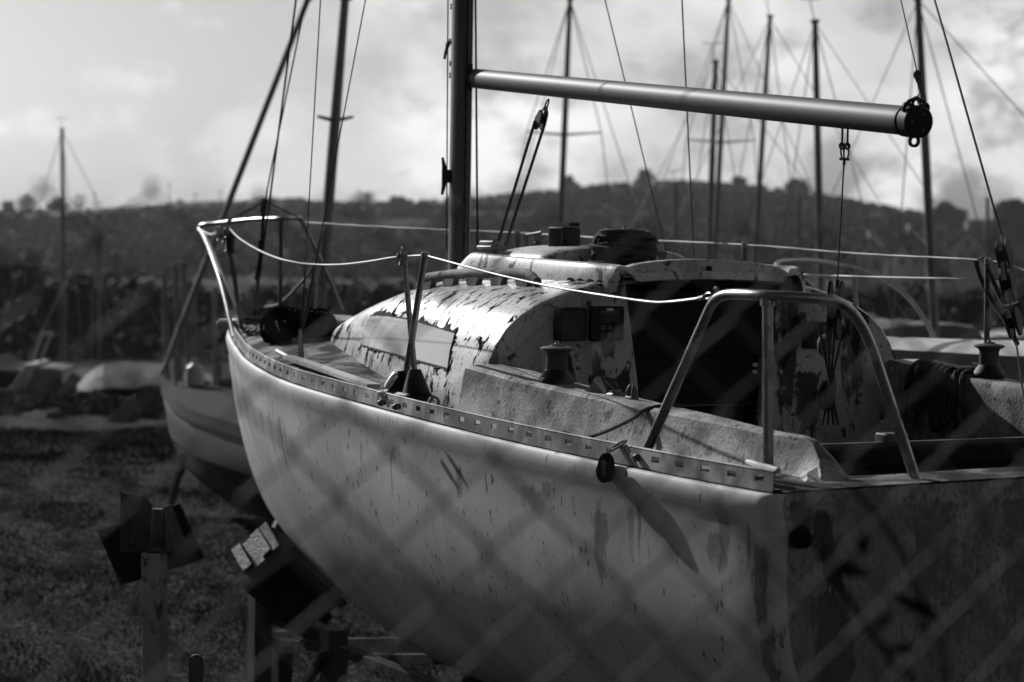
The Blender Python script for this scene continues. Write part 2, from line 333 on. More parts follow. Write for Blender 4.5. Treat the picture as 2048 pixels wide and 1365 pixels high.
# perforated toe rails, slots are real holes
def toe_rail(sg):
    mb = MB(); pitch = .134; L = 0; path = []; t = .03
    pts = [(t, Bt(t)-.012) for t in np.linspace(.02, 6.93, 400)]
    S = [0]
    for i in range(1, 400): S.append(S[-1]+math.hypot(pts[i][0]-pts[i-1][0], pts[i][1]-pts[i-1][1]))
    def P(s, h, o):
        t = float(np.interp(s, S, [p[0] for p in pts])); b = float(np.interp(s, S, [p[1] for p in pts]))
        t2 = float(np.interp(s+.02, S, [p[0] for p in pts])); b2 = float(np.interp(s+.02, S, [p[1] for p in pts]))
        d = Vector((t2-t, b2-b)); d = d.normalized() if d.length > 1e-6 else Vector((1, 0)); nrm = Vector((d.y, -d.x))
        return Vector((t-nrm.x*o, b-nrm.y*o-h*.10, zs(t)+.004+h))
    H = .057; n = int(S[-1]/pitch); th = .004; hs = .044/2; h0, h1 = .022, .040
    for k in range(n):
        s0 = k*pitch; s1 = s0+pitch; m = (s0+s1)/2; a0, a1 = m-hs, m+hs
        if k == 0: pass
        out = [P(s0, 0, th), P(a0, 0, th), P(a1, 0, th), P(s1, 0, th), P(s0, h0, th), P(a0, h0, th), P(a1, h0, th), P(s1, h0, th),
               P(s0, h1, th), P(a0, h1, th), P(a1, h1, th), P(s1, h1, th), P(s0, H, th), P(a0, H, th), P(a1, H, th), P(s1, H, th)]
        inn = [P(s0, 0, 0), P(a0, 0, 0), P(a1, 0, 0), P(s1, 0, 0), P(s0, h0, 0), P(a0, h0, 0), P(a1, h0, 0), P(s1, h0, 0),
               P(s0, h1, 0), P(a0, h1, 0), P(a1, h1, 0), P(s1, h1, 0), P(s0, H, 0), P(a0, H, 0), P(a1, H, 0), P(s1, H, 0)]
        fs = []
        for j in range(3):
            for i in range(3):
                if i == 1 and j == 1: continue
                q = (j*4+i, j*4+i+1, j*4+i+5, j*4+i+4); fs += [q, tuple(16+x for x in reversed(q))]
        fs += [(5, 6, 22, 21), (6, 10, 26, 22), (10, 9, 25, 26), (9, 5, 21, 25), (12, 13, 29, 28), (13, 14, 30, 29), (14, 15, 31, 30)]
        if k == 0: fs += [(0, 4, 20, 16), (4, 8, 24, 20), (8, 12, 28, 24)]
        if k == n-1: fs += [(3, 7, 23, 19), (7, 11, 27, 23), (11, 15, 31, 27)]
        mb.add([Vector((v.x, v.y*sg, v.z)) for v in out+inn], fs)
    top = [P(s, H, th/2) for s in np.linspace(0, n*pitch, 120)]
    mb.tube([Vector((v.x, v.y*sg, v.z)) for v in top], .0035, 6)
    foot = [[Vector((v.x, v.y*sg, v.z)) for v in (P(s, .001, -.03), P(s, .006, -.028), P(s, .007, -.002), P(s, .014, 0))] for s in np.linspace(0, n*pitch, 120)]
    mb.grid(foot)
    return mb.build('toe_rail', RAILM, root, boat=True, ang=30)
toe_rail(1); toe_rail(-1)
# ------------------------------------------------------------------ cabin trunk
CP = [(1.0, 0), (.985, .16), (.962, .30), (.945, .40), (.915, .515), (.875, .62), (.813, .72), (.729, .808), (.623, .878), (.515, .926), (.40, .955), (.25, .982), (.12, .995), (0, 1.0)]
CW = cr([(2.2, 1.0), (2.7, .905), (3.2, .80), (3.7, .69), (4.1, .585), (4.5, .47), (4.85, .36), (5.1, .26), (5.25, .16), (5.32, .03)])
CH = cr([(2.2, .56), (2.8, .572), (3.3, .565), (3.7, .54), (4.0, .502), (4.3, .45), (4.6, .39), (4.85, .335), (5.1, .27), (5.25, .225), (5.32, .19)])
def cab(t, u):                                   # u 0..1 from port foot to centreline
    W = CW(t); z0 = zd(t, W)-.012; H = CH(t)-z0
    x = u*(len(CP)-1); i = min(int(x), len(CP)-2); f = x-i
    return Vector((t, W*(CP[i][0]*(1-f)+CP[i+1][0]*f), z0+H*(CP[i][1]*(1-f)+CP[i+1][1]*f)))
prow = []
for t, ins in [(2.246, .014), (2.250, .005), (2.262, 0)]+[(2.262+3.05*i/54, 0) for i in range(1, 55)]+[(5.315, 0)]:
    r = []
    for k in range(40):
        p = cab(t, k/39); q = Vector((0, p.y, p.z-.1)); s = 1-ins/max(q.length, .1); r.append((t, p.y*s, .1+(p.z-.1)*s))
    prow.append(r+[(a, -b, c) for a, b, c in reversed(r[:-1])])
mb = MB(); mb.grid(prow); cabin = mb.build('cabin_trunk', CABIN, root, boat=True, ang=50)
# sample the cabin side to find where a pixel lands on it
_S = [(t, u, *pix(cab(t, u))) for t in np.linspace(2.3, 4.6, 160) for u in np.linspace(.05, .75, 90)]
_A = np.array(_S)
def cab_at(px, py):
    i = np.argmin((_A[:, 2]-px)**2+(_A[:, 3]-py)**2); return _A[i, 0], _A[i, 1]
def cab_n(t, u):
    a = cab(t+.01, u)-cab(t-.01, u); b = cab(t, min(u+.01, 1))-cab(t, u-.01); return b.cross(a).normalized()*-1
def patch(mb, quad, off, n=14, m=8, jag=0):
    g = []
    for j in range(m+1):
        row = []
        for i in range(n+1):
            f, h = i/n, j/m
            a = [quad[0][k]*(1-f)+quad[1][k]*f for k in (0, 1)]; b = [quad[3][k]*(1-f)+quad[2][k]*f for k in (0, 1)]
            t = a[0]*(1-h)+b[0]*h; u = a[1]*(1-h)+b[1]*h; nn = cab_n(t, u)
            if nn.y < 0: nn = -nn
            row.append(cab(t, u)+nn*off)
        g.append(row)
    mb.grid(g); return g
wq = [cab_at(*p) for p in ((741, 632), (912, 668), (896, 740), (722, 690))]
mb = MB(); g = patch(mb, wq, .004); edge = g[0]+[r[-1] for r in g[1:]]+g[-1][::-1][1:]+[r[0] for r in g[::-1][1:-1]]
win = mb.build('window', ACRYL, cabin, boat=True, ang=60)
mb = MB()
for rep in range(1):
    e2 = []
    for k, p in enumerate(edge):
        e2.append(p+Vector((random.uniform(-.002, .002), random.uniform(-.001, .002), random.uniform(-.002, .002))))
    mb.tube(e2, [random.choice((.0012, .0016, .0022, .0035)) for _ in e2], 6, closed=True)
mb = MB()                                        # moss in the joint round the pane: one ragged strip per edge
def moss_strip(qa, qb, du, wmax, n=70):
    rows_ = []; w = 0
    for k in range(n+1):
        f = k/n; t = qa[0]*(1-f)+qb[0]*f; u = qa[1]*(1-f)+qb[1]*f; w = max(.02, min(1, w*.55+random.uniform(-.25, .75)*(1 if math.sin(k*.21+qa[0]*9) > -.2 else .15)))
        nn = cab_n(t, u); nn = nn if nn.y > 0 else -nn; W_ = wmax*w; p0 = cab(t-du[0]*.004, u-du[1]*.006); p1 = cab(t+du[0]*W_*.5, min(.99, u+du[1]*W_*.5)); p2 = cab(t+du[0]*W_, min(.99, u+du[1]*W_))
        rows_.append([p0+nn*.0045, p1+nn*(.004+.006*w), p2+nn*.001])
    mb.grid(rows_)
moss_strip(wq[0], wq[1], (0, 1), .055); moss_strip(wq[1], wq[2], (-1, 0), .035); moss_strip(wq[3], wq[2], (0, -1), .022)
mb.build('window_moss', GASK, cabin, boat=True, ang=80)
tp = g[0]
for k in range(0):                              # moss that grows along the upper edge of the pane
    p = tp[random.randrange(len(tp))]+Vector((random.uniform(-.03, .03), .004, random.uniform(-.006, .02)))
    mb.lathe(p, [(.001, .006), (random.uniform(.006, .016), .004), (random.uniform(.008, .02), 0), (.004, -.004)], 7, axis=(random.uniform(-.3, .3), 1, .6))
mb.build('gasket', GASK, cabin, boat=True)
# sea hood with sliding hatch
mb = MB(); g = []
for t, w, z, e in ((3.50, .415, .545, .0), (3.47, .425, .575, .004), (3.40, .43, .618, .02), (3.36, .43, .634, .02), (3.0, .435, .622, .02), (2.6, .437, .612, .02), (2.235, .438, .604, .02), (2.205, .43, .598, .015), (2.195, .41, .57, .01)):
    zb = .50; r = [(t, w+.02, zb), (t, w+.012, zb+.5*(z-zb)), (t, w, z-e), (t, w-.008, z-e*.3), (t, w-.025, z), (t, w-.05, z-.004)]
    r += [(t, w-.062, z-.006), (t, w-.066, max(zb, z-.03)), (t, .2, max(zb, z-.022)), (t, 0, max(zb, z-.018))]
    g.append(r+[(a, -b, c) for a, b, c in reversed(r[:-1])])
mb.grid(g); mb.add([Vector(p) for p in g[0]], [tuple(range(len(g[0])))])
# open over the companionway: nothing needed, the beam closes it
hood = mb.build('sea_hood', HOOD, root, boat=True, ang=40)
mb = MB(); g = []
for t, dz in ((3.33, -.06), (3.31, -.012), (3.28, 0), (2.95, 0), (2.90, -.002), (2.885, -.010), (2.884, -.09)):
    g.append([(t, .352*math.cos(math.pi*k/16), .605+dz+(.066)*math.sin(math.pi*k/16)**.8) for k in range(17)])
mb.grid(g); mb.add(g[0], [tuple(range(17))]); mb.add(g[-1], [tuple(range(17))])
mb.build('sliding_hatch', HOOD, root, boat=True, ang=40)
# aft bulkhead with the companionway
TB = 2.247
dome = [cab(TB, k/39) for k in range(1, 34)]
dome = [Vector((TB, p.y-.006, p.z-.006)) for p in dome if p.y > .40]
mb = MB()
for sg in (1, -1):
    inner = [(.392, .584), (.362, .56), (.318, .30), (.286, .11), (.25, -.12), (.25, -.52), (.86, -.52), (.87, .0)]
    poly = [(TB, q.y*sg, q.z) for q in dome]+[(TB, b*sg, z) for b, z in inner]
    mb.prism(poly, (.035, 0, 0))
arch = [(TB-.016, .385*math.cos(math.pi*k/14), .560+.066*math.sin(math.pi*k/14)**.75) for k in range(15)]
bulk = mb.build('bulkhead', BULK, root, boat=True, ang=40, bevel=.006)
mb = MB(); mb.prism(arch+[(TB-.016, -.37, .553), (TB-.016, .37, .553)], (.06, 0, 0)); beam = mb.build('companionway_beam', HOOD, root, boat=True, ang=40, bevel=.005)
mb = MB(); mb.tube([(TB-.020, -.005, .600), (TB-.020, -.005, .568)], .012, 8); mb.build('eye_plate', BLACK, beam, boat=True)
mb = MB()
for k in range(3):                               # washboards
    z0 = .50-.25*k; z1 = z0-.246; w0 = .35-.065*k; w1 = w0-.062
    mb.prism([(TB+.05, w0, z0), (TB+.05, w1, z1), (TB+.05, -w1, z1), (TB+.05, -w0, z0)], (.02, 0, 0))
mb.build('washboard', BOARD, root, boat=True)
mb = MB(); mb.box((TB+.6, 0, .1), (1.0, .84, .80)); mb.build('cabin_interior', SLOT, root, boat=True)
mb = MB()
for z in (.215, .187): mb.rbox((TB+.046, -.275, z), (.014, .02, .010), .004, Matrix.Rotation(R(-90), 3, 'Y'))
mb.build('hasp', WHITEP, root, boat=True)
# instruments on the bulkhead
def instrument(b0, b1, z0, z1, kind):
    rot = Matrix.Rotation(R(-90), 3, 'Y'); c = Vector((TB-.010, (b0+b1)/2, (z0+z1)/2)); w = abs(b1-b0); h = z1-z0
    mb = MB(); mb.rbox(c, (h, w, .024), .012, rot); o = mb.build('instrument', BLACK, root, boat=True)
    if kind == 'plotter':
        mb = MB(); mb.rbox(c+Vector((-.0135, 0, .004)), (h*.74, w*.70, .004), .006, rot); mb.build('screen', SCREEN, o, boat=True)
        mb = MB()
        for k in range(6): mb.rbox(c+Vector((-.0135, w*(.3-.12*k), -h*.425)), (.006, .011, .004), .002, rot)
        mb.build('button', GREYP, o, boat=True)
    else:
        mb = MB(); mb.rbox(c+Vector((-.0135, -w*.04, h*.20)), (h*.36, w*.56, .005), .004, rot); mb.build('screen', GREYP, o, boat=True)
        mb = MB(); mb.rbox(c+Vector((-.0170, -w*.04, h*.17)), (h*.24, w*.48, .003), .003, rot); mb.build('display', SCREEN, o, boat=True)
        mb = MB()
        for i in range(2):
            for k in range(3): mb.rbox(c+Vector((-.0135, w*(.16-.2*k), -h*(.12+.2*i))), (h*.15, w*.16, .006), .005, rot)
        mb.build('button', GREYP, o, boat=True)
        if kind == 'keypad':
            mb = MB(); mb.rbox(c+Vector((-.0142, -w*.04, h*.405)), (h*.07, w*.2, .004), .002, rot); mb.build('sticker', WHITEP, o, boat=True)
instrument(.669, .532, .318, .441, 'plotter'); instrument(.519, .371, .315, .446, 'keypad'); instrument(-.463, -.600, .281, .384, 'display')
# coamings
def coaming(sg):
    st = [(2.215, 1.10, 1.045, .86, .226, .004), (2.20, 1.115, 1.055, .86, .234, .02), (1.9, 1.115, 1.03, .85, .212, .02), (1.5, 1.11, 1.005, .85, .186, .02), (1.15, 1.105, .985, .865, .168, .02),
          (.8, 1.09, .97, .885, .153, .02), (.5, 1.075, .96, .91, .138, .018), (.30, 1.06, .952, .928, .127, .01), (.255, 1.055, .95, .93, .118, .008), (.20, 1.05, .965, .915, .075, .008), (.155, 1.045, .99, .905, .03, .004), (.13, 1.04, 1.0, .90, .01, .002)]
    if sg < 0: pass
    g = []
    for t, bo, to, ti, zt, e in st:
        if .3 < t < 2.2: zt -= .008
        z0 = zd(t, bo)-.006
        bo = min(bo, to+.035+.25*max(0, .12-zt)); hh_ = max(zt-z0, .004); p = [(bo+.045, z0), (bo+.012, z0+min(.008, hh_*.2)), (bo, z0+min(.028, hh_*.4)), (to+.012, max(zt-.03, z0+hh_*.6)), (to+.006, zt-e*.5), (to-.010, zt), ((to+ti)/2, zt+.002), (ti+.008, zt), (ti, zt-e*.6), (ti-.004, zt-.06 if zt > .09 else zt-.01), (ti-.01, min(-.10, zt-.08)), (ti-.012, -.50)]
        g.append([(t, b*sg, z) for b, z in p])
    mb = MB(); mb.grid(g); mb.add(g[0], [tuple(range(12))]); return mb.build('coaming', COAM, root, boat=True, ang=40)
cp = coaming(1); cs = coaming(-1)
mb = MB()                                        # cockpit well: seats, sole, aft wall
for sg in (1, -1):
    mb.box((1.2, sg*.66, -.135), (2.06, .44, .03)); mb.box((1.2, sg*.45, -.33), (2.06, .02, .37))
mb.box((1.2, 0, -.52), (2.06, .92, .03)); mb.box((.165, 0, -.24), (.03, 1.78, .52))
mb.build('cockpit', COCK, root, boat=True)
mb = MB(); mb.rbox((1.05, -.02, -.02), (.11, 1.60, .06), .012); mb.rbox((1.05, 0, -.10), (.05, 1.56, .10), .01)
mb.build('traveller_beam', TIMB, root, boat=True)
mb = MB(); mb.box((1.05, 0, .018), (.03, 1.5, .014)); mb.rbox((1.05, .03, .04), (.07, .10, .03), .01); mb.build('traveller_track', DULL, root, boat=True)
# winches
def winch(c, s=1.0, parent=root):
    c = Vector(c)
    mb = MB(); mb.lathe(c, [(.060*s, 0), (.062*s, .006*s), (.062*s, .018*s), (.058*s, .024*s), (.044*s, .046*s), (.038*s, .052*s)], 28); base = mb.build('winch_base', BLACK, parent, boat=True)
    mb = MB(); mb.lathe(c, [(.036*s, .050*s), (.0375*s, .06*s), (.0375*s, .104*s), (.042*s, .112*s), (.058*s, .120*s), (.058*s, .126*s), (.05*s, .130*s), (.02*s, .135*s)], 28); mb.build('winch_drum', GREYP, base, boat=True)
    mb = MB(); mb.lathe(c, [(.022*s, .134*s), (.022*s, .140*s), (.008*s, .141*s), (.006*s, .150*s)], 14); mb.build('winch_socket', STEEL, base, boat=True)
wp = on('b', .935, 1113, 761); wp.z = .190; winch(wp)
wsb = on('b', -.945, 1977, 757); winch(wsb+Vector((0, 0, .0)), 1.0)
# cam cleat and fairlead on the port coaming
q = on('b', .90, 1212, 784)
mb = MB(); cz = q.z
for k in range(2):
    poly = [Vector((q.x+.05-.11*j/8, q.y+(-.022 if k else .022), cz+.052*math.sin(math.pi*min(1, (j+.6)/8.6))**.8)) for j in range(9)]
    mb.prism(poly+[Vector((q.x-.06, poly[0].y, cz-.004)), Vector((q.x+.05, poly[0].y, cz-.004))], (0, .012, 0))
for j in range(6): mb.tube([(q.x-.03+.012*j, q.y-.02, cz+.045), (q.x-.042+.012*j, q.y+.03, cz+.052)], .004, 6)
mb.build('cam_cleat', GREYP, root, boat=True)
q = on('b', .91, 1231, 792); mb = MB(); mb.rbox(q, (.05, .05, .02), .008); mb.lathe(q+Vector((0, 0, .008)), [(.022, 0), (.022, .008), (.015, .012)], 14); mb.build('deck_organiser', STEEL, root, boat=True)
q = on('b', .915, 1263, 803); mb = MB(); mb.rbox(q+Vector((0, 0, .008)), (.05, .032, .018), .008)
for sx in (-1, 1): mb.tube([q+Vector((sx*.016, 0, .012)), q+Vector((sx*.018, 0, .03)), q+Vector((sx*.011, 0, .046)), q+Vector((sx*.006, 0, .056))], [.011, .011, .008, .003], 8)
mb.build('fairlead', GREYP, root, boat=True)
def horn_cleat(c, d, L=.2, r=.012, m=ALU, par=root):
    c = Vector(c); d = Vector(d).normalized(); mb = MB()
    mb.tube([c-d*L/2+Vector((0, 0, .040)), c-d*L*.3+Vector((0, 0, .037)), c+Vector((0, 0, .034)), c+d*L*.3+Vector((0, 0, .037)), c+d*L/2+Vector((0, 0, .040))], [r*.6, r, r*1.2, r, r*.6], 10)
    for k in (-1, 1): mb.tube([c+d*k*L*.13+Vector((0, 0, .034)), c+d*k*L*.16], [r*.8, r], 8)
    return mb.build('horn_cleat', m, par, boat=True)
q = on('z', .06, 1525, 934); horn_cleat((q.x, q.y, .022), (1, -.25, 0), .24, .013)
# handrail on the cabin roof
for sg in (1, -1):
    mb = MB(); pts = []
    for k in range(30):
        t = 3.72-1.16*k/29; f = k/29
        b = .47+.09*f; z = cab(t, .66).z
        pts.append((t, b*sg, 0))
    zr = []
    for t, b, _ in pts:
        W = CW(t); bb = abs(b)/W; z0 = zd(t, W)-.012; H = CH(t)-z0
        z = z0+H*float(np.interp(bb, [p[0] for p in CP[::-1]], [p[1] for p in CP[::-1]])); zr.append(z)
    top = [Vector((t, b, z+.045-.03*max(0, (i-26)/3)**2-.03*max(0, (2-i)/2)**2)) for i, ((t, b, _), z) in enumerate(zip(pts, zr))]
    mb.tube(top, .019, 10, flat=1.15)
    for i in (2, 8, 14, 20, 26):
        t, b, _ = pts[i]; d = Vector((pts[i+1][0]-t, pts[i+1][1]-b, 0)).normalized()
        mb.prism([Vector((t, b-.014, zr[i]-.006))-d*.045, Vector((t, b-.014, zr[i]-.006))+d*.045, Vector((t, b-.014, zr[i]+.040))+d*.075, Vector((t, b-.014, zr[i]+.040))-d*.075], (0, .028, 0))
    mb.build('handrail', TEAK, root, boat=True, bevel=.004)
# fittings on the roof
q = on('b', .34, 982, 495); mb = MB(); mb.rbox(q+Vector((0, 0, .0)), (.13, .07, .012), .006); mb.rbox(q+Vector((0, 0, .018)), (.12, .05, .016), .006); mb.build('roof_cleat', STEEL, root, boat=True)
q = on('b', .12, 1128, 497); mb = MB(); mb.rbox(q+Vector((0, 0, .045)), (.10, .10, .085), .01, Matrix.Rotation(R(12), 3, 'Z')); mb.box(q+Vector((-.02, 0, .098)), (.12, .05, .016)); bx = mb.build('roof_instrument', BLACK, root, boat=True)
mb = MB(); mb.rbox(q+Vector((-.053, .012, .045)), (.06, .06, .004), .008, Matrix.Rotation(R(-90), 3, 'Y')); mb.build('dial', SCREEN, bx, boat=True)
q = on('b', .05, 1075, 494); mb = MB(); mb.lathe(q, [(.03, 0), (.03, .01), (.014, .02), (.02, .05), (.012, .056)], 14); mb.tube([q+Vector((.04, .03, 0)), q+Vector((.04, .03, .05)), q+Vector((-.05, .01, .062))], .007, 6); mb.build('deck_block', DULL, root, boat=True)
q = on('t', 2.72, 1248, 518); WCC = Vector((q.x, q.y, .592)); winch(WCC+Vector((0, 0, 0)), 1.05)
for k in range(5):
    mb = MB(); q = on('b', .46+.02*k, 1140+random.uniform(18, 26)*k, 561+1.5*k); mb.lathe(q, [(.001, .012), (.010+.006*random.random(), .008), (.014+.012*random.random(), 0)], 8); mb.build('moss_clump', GASK, root, boat=True)
# ------------------------------------------------------------------ bow gear
mb = MB(); q = on('b', .05, 630, 648)
mb.rbox((5.72, -.02, zd(5.72, 0)+.02), (.50, .46, .04), .05, Matrix.Rotation(R(-1.2), 3, 'Y')); mb.build('fore_hatch', HOOD, root, boat=True)
mb = MB()
for sg in (1,):
    mb.tube([(3.3, .92, zd(3.3, .92)+.012), (4.2, .80, zd(4.2, .80)+.012), (4.9, .62, zd(4.9, .62)+.012)], .011, 6)
    mb.tube([(3.5, -.86, zd(3.5, .86)+.012), (4.6, -.68, zd(4.6, .68)+.012), (5.6, -.40, zd(5.6, .40)+.012)], .014, 6)
mb.build('genoa_track', ALU, root, boat=True)
mb = MB(); mb.prism([(7.10, .04, .175), (7.02, .05, .20), (6.62, .09, .215), (6.62, -.09, .215), (7.02, -.05, .20), (7.10, -.04, .175)], (0, 0, .02)); mb.build('stem_fitting', STEEL, root, boat=True, bevel=.004)
q = Vector((6.30, .10, zd(6.3, .1))); horn_cleat(q, (.6, .8, 0), .22, .014, STEEL)
def pin(t, b, px, py): return on('b', b, px, py)
PR = .0125
tip = on('b', 0., 398, 458)
pL = on('b', .34, 452, 458); pA = on('b', -.14, 560, 438); pB = on('b', -.33, 606, 442); pBf = on('b', -.52, 686, 622)
mb = MB()
mb.tube(spline([Vector((6.25, .28, zd(6.25, .28))), on('b', .16, 440, 560), on('b', .04, 410, 478), tip, on('b', -.01, 408, 450), on('b', -.06, 440, 447), on('b', -.12, 500, 440), pA, on('b', -.26, 592, 437), on('b', -.33, 606, 447), on('b', -.42, 645, 530), pBf], 6), PR, 10)
mb.tube([on('b', .02, 412, 470), on('b', .12, 437, 530), on('b', .20, 487, 652)], PR*.9, 8)
mb.tube([on('b', -.14, 562, 438), on('b', -.30, 560, 622)], PR, 8); mb.tube([pB, pBf], PR*.8, 8)
mb.tube(spline([tip, on('b', .1, 420, 470), on('b', .2, 436, 466)], 4), PR*.7, 6)
mb.build('pulpit', STEEL, root, boat=True)
mb = MB(); mb.tube([pL, on('b', .30, 470, 560), on('b', .33, 483, 655)], .013, 8); mb.build('bow_stanchion', DULL, root, boat=True)
# furling drum and old lantern hung on the pulpit
q = on('b', .3, 438, 468); mb = MB(); mb.torus(q, .038, .006, (.3, 1, .1)); mb.torus(q+Vector((.0, -.03, -.01)), .038, .006, (.3, 1, .1)); mb.tube([q+Vector((0, .02, 0)), q+Vector((0, -.05, -.02))], .01, 8); mb.build('furling_drum', DULL, root, boat=True)
# mast, boom, rigging
MT = 4.262; mtop = 7.6
def mprof(t, z, s=1.):
    pts = []
    for k in range(28):
        a = 2*math.pi*k/28; x = .062*math.cos(a); y = .046*math.sin(a)
        if abs(a-math.pi) < .25: x = -.052; y *= .5
        pts.append((t+x*s, y*s, z))
    return pts
mb = MB(); g = [mprof(MT, .43), mprof(MT, .5), mprof(MT, 3.0), mprof(MT, 5.5), mprof(MT, mtop, .75)]; mb.grid(g, close=True); mb.add(g[-1], [tuple(range(28))])
mast = mb.build('mast', MASTM, root, boat=True)
mb = MB(); mb.tube([(MT-.062, .0, .5), (MT-.062, 0, mtop-.1)], .009, 8); mb.tube([(MT-.058, -.016, .5), (MT-.058, -.016, 7)], .005, 6); mb.tube([(MT-.058, .016, .5), (MT-.058, .016, 7)], .005, 6); mb.build('sail_track', DULL, mast, boat=True)
mb = MB(); mb.lathe((MT, 0, .43), [(.10, 0), (.10, .02), (.075, .03), (.07, .07)], 18); mb.build('mast_step', ALU, mast, boat=True)
def mast_at(py, b): return on('b', b, 921, py)
q = mast_at(352, .05); mb = MB(); q = Vector((MT+.028, .048, q.z))
mb.tube([q+Vector((0, .030, .085)), q+Vector((0, .022, .05)), q+Vector((0, .018, 0)), q+Vector((0, .022, -.05)), q+Vector((0, .030, -.085))], [.006, .010, .014, .010, .006], 8); mb.rbox(q+Vector((0, .005, 0)), (.03, .03, .06), .006); mb.build('mast_cleat', BLACK, mast, boat=True)
mb = MB(); q = Vector((MT+.062, .012, mast_at(95, 0).z))
mb.tube(spline([q+Vector((-.01, 0, .03)), q+Vector((.025, .01, .028)), q+Vector((.04, .012, .005)), q+Vector((.055, .014, -.028)), q+Vector((.058, .016, -.05))], 4), [.014]*4+[.011]*4+[.008]*4+[.007]*4+[.005], 8)
mb.tube([q+Vector((-.004, 0, .06)), q+Vector((.004, 0, -.13))], .006, 6); mb.build('mast_hook', DULL, mast, boat=True)
for py in (12, 126, 150):
    mb = MB(); q = Vector((MT+.062, .01, mast_at(py, 0).z)); mb.tube([q+Vector((-.02, 0, 0)), q+Vector((.022, .004, -.003))], [.012, .008], 8); mb.tube([q+Vector((.018, .004, .012)), q+Vector((.02, .004, -.012))], .008, 8); mb.build('mast_eye', DULL, mast, boat=True)
g0 = to_boat(at_d(946, 157, 10.70)); g1 = to_boat(at_d(1832, 244, 7.0)); bd = (g1-g0).normalized(); BRAD = .0443
mb = MB(); n = 32; ax = bd
mb.tube([g0, g0+bd*.04, g0.lerp(g1, .3), g0.lerp(g1, .6), g1], [BRAD*.93, BRAD, BRAD, BRAD, BRAD], 32); boom = mb.build('boom', BOOMM, root, boat=True)
mb = MB(); gm = Vector((MT-.062, 0, g0.z)); mb.tube([gm+Vector((.01, 0, 0)), gm.lerp(g0, .6), g0-bd*.01], [.03, .022, .03], 10); mb.tube([gm+Vector((-.02, 0, .06)), gm+Vector((-.02, 0, -.06))], .012, 8); mb.build('gooseneck', BLACK, root, boat=True)
bs = bd.cross(Vector((0, 0, 1))).normalized(); bu = bs.cross(bd).normalized()
e0 = g1-bd*.06
mb = MB(); mb.lathe(e0, [(BRAD+.001, 0), (BRAD+.004, .002), (BRAD+.004, .014), (BRAD+.001, .018), (BRAD+.001, .030), (BRAD+.005, .034), (BRAD+.005, .075), (BRAD+.001, .080), (.006, .081)], 32, axis=bd); cap = mb.build('boom_end_cap', BLACK, boom, boat=True)
def lug(c, w, h, holes, m=MB):                   # flat lug plate with round holes: rings joined by webs
    mb = MB(); c = Vector(c)
    for (x, y, r0, r1) in holes:
        mb.add(*ring_prism(c+bs*x+bu*y, r0, r1, .012))
    return mb
def ring_prism(c, r0, r1, th, n=18, ov=1.):
    vs = []; fs = []
    for rr_, d in ((r0, -th/2), (r1, -th/2), (r1, th/2), (r0, th/2)):
        for k in range(n):
            a = 2*math.pi*k/n; vs.append(c+bs*rr_*math.cos(a)*ov+bu*rr_*math.sin(a)+bd*d)
    for l in range(4):
        for k in range(n): fs.append((l*n+k, l*n+(k+1) % n, ((l+1) % 4)*n+(k+1) % n, ((l+1) % 4)*n+k))
    return vs, fs
ec = g1+bd*.012
mb = MB()
for x, y in ((-.030, .042), (0, .055), (.030, .042)): mb.add(*ring_prism(ec+bs*x+bu*y-bd*.02, .008, .0165, .010))
mb.tube([ec-bd*.02+bs*-.044+bu*.030, ec-bd*.02+bs*-.026+bu*.060, ec-bd*.02+bu*.072, ec-bd*.02+bs*.026+bu*.060, ec-bd*.02+bs*.044+bu*.030], .0055, 8)
mb.build('lug_plate', BLACK, boom, boat=True); mb = MB(); mb.add(*ring_prism(ec+bu*-.058-bd*.015, .011, .019, .010)); mb.tube([ec-bd*.015+bs*-.02+bu*-.04, ec-bd*.015+bs*.02+bu*-.04], .008, 8)
mb.build('lug_plate', BLACK, boom, boat=True)
for a in (0, 2.1, 4.2): mb = MB(); mb.lathe(ec+bs*.026*math.cos(a)+bu*.026*math.sin(a)+bd*.008, [(.0055, 0), (.0055, .002), (.003, .003)], 10, axis=bd); mb.build('cap_screw', DULL, boom, boat=True)
def link(mb, a, b, w, r, side):                  # elongated chain link / shackle bow between two points
    a, b = Vector(a), Vector(b); d = b-a; s = Vector(side).normalized()*w; pts = []
    for k in range(16):
        an = 2*math.pi*k/16; pts.append((a+b)/2+d*.5*math.cos(an)*1.0+s*math.sin(an))
    mb.tube(pts, r, 6, closed=True)
# topping lift: links then wire
tlz = [to_boat(at_d(x, y, 7.0)) for x, y in ((1846, 212), (1841, 182), (1835, 150))]
mb = MB(); link(mb, tlz[0], tlz[1]+Vector((0, 0, -.004)), .011, .0028, bs); link(mb, tlz[1], tlz[2], .006, .003, bd); link(mb, tlz[1].lerp(tlz[2], .45), tlz[2]+Vector((0, 0, .008)), .008, .0035, bs)
mb.torus(tlz[2], .011, .004, bd); mb.build('topping_lift_shackle', DULL, boom, boat=True)
mtb = Vector((MT-.05, 0, mtop-.05))
def wire(name, p, q, r, m, par=root, mid=None):
    mb = MB(); mb.tube([p]+(mid or [])+[q], r, 6); return mb.build(name, m, par, boat=True)
tl1 = to_boat(at_d(1801, 0, 7.25)); wire('topping_lift', tlz[2], tl1, .0032, DWIRE, root); wire('topping_lift', tl1, mtb, .0032, DWIRE, root)
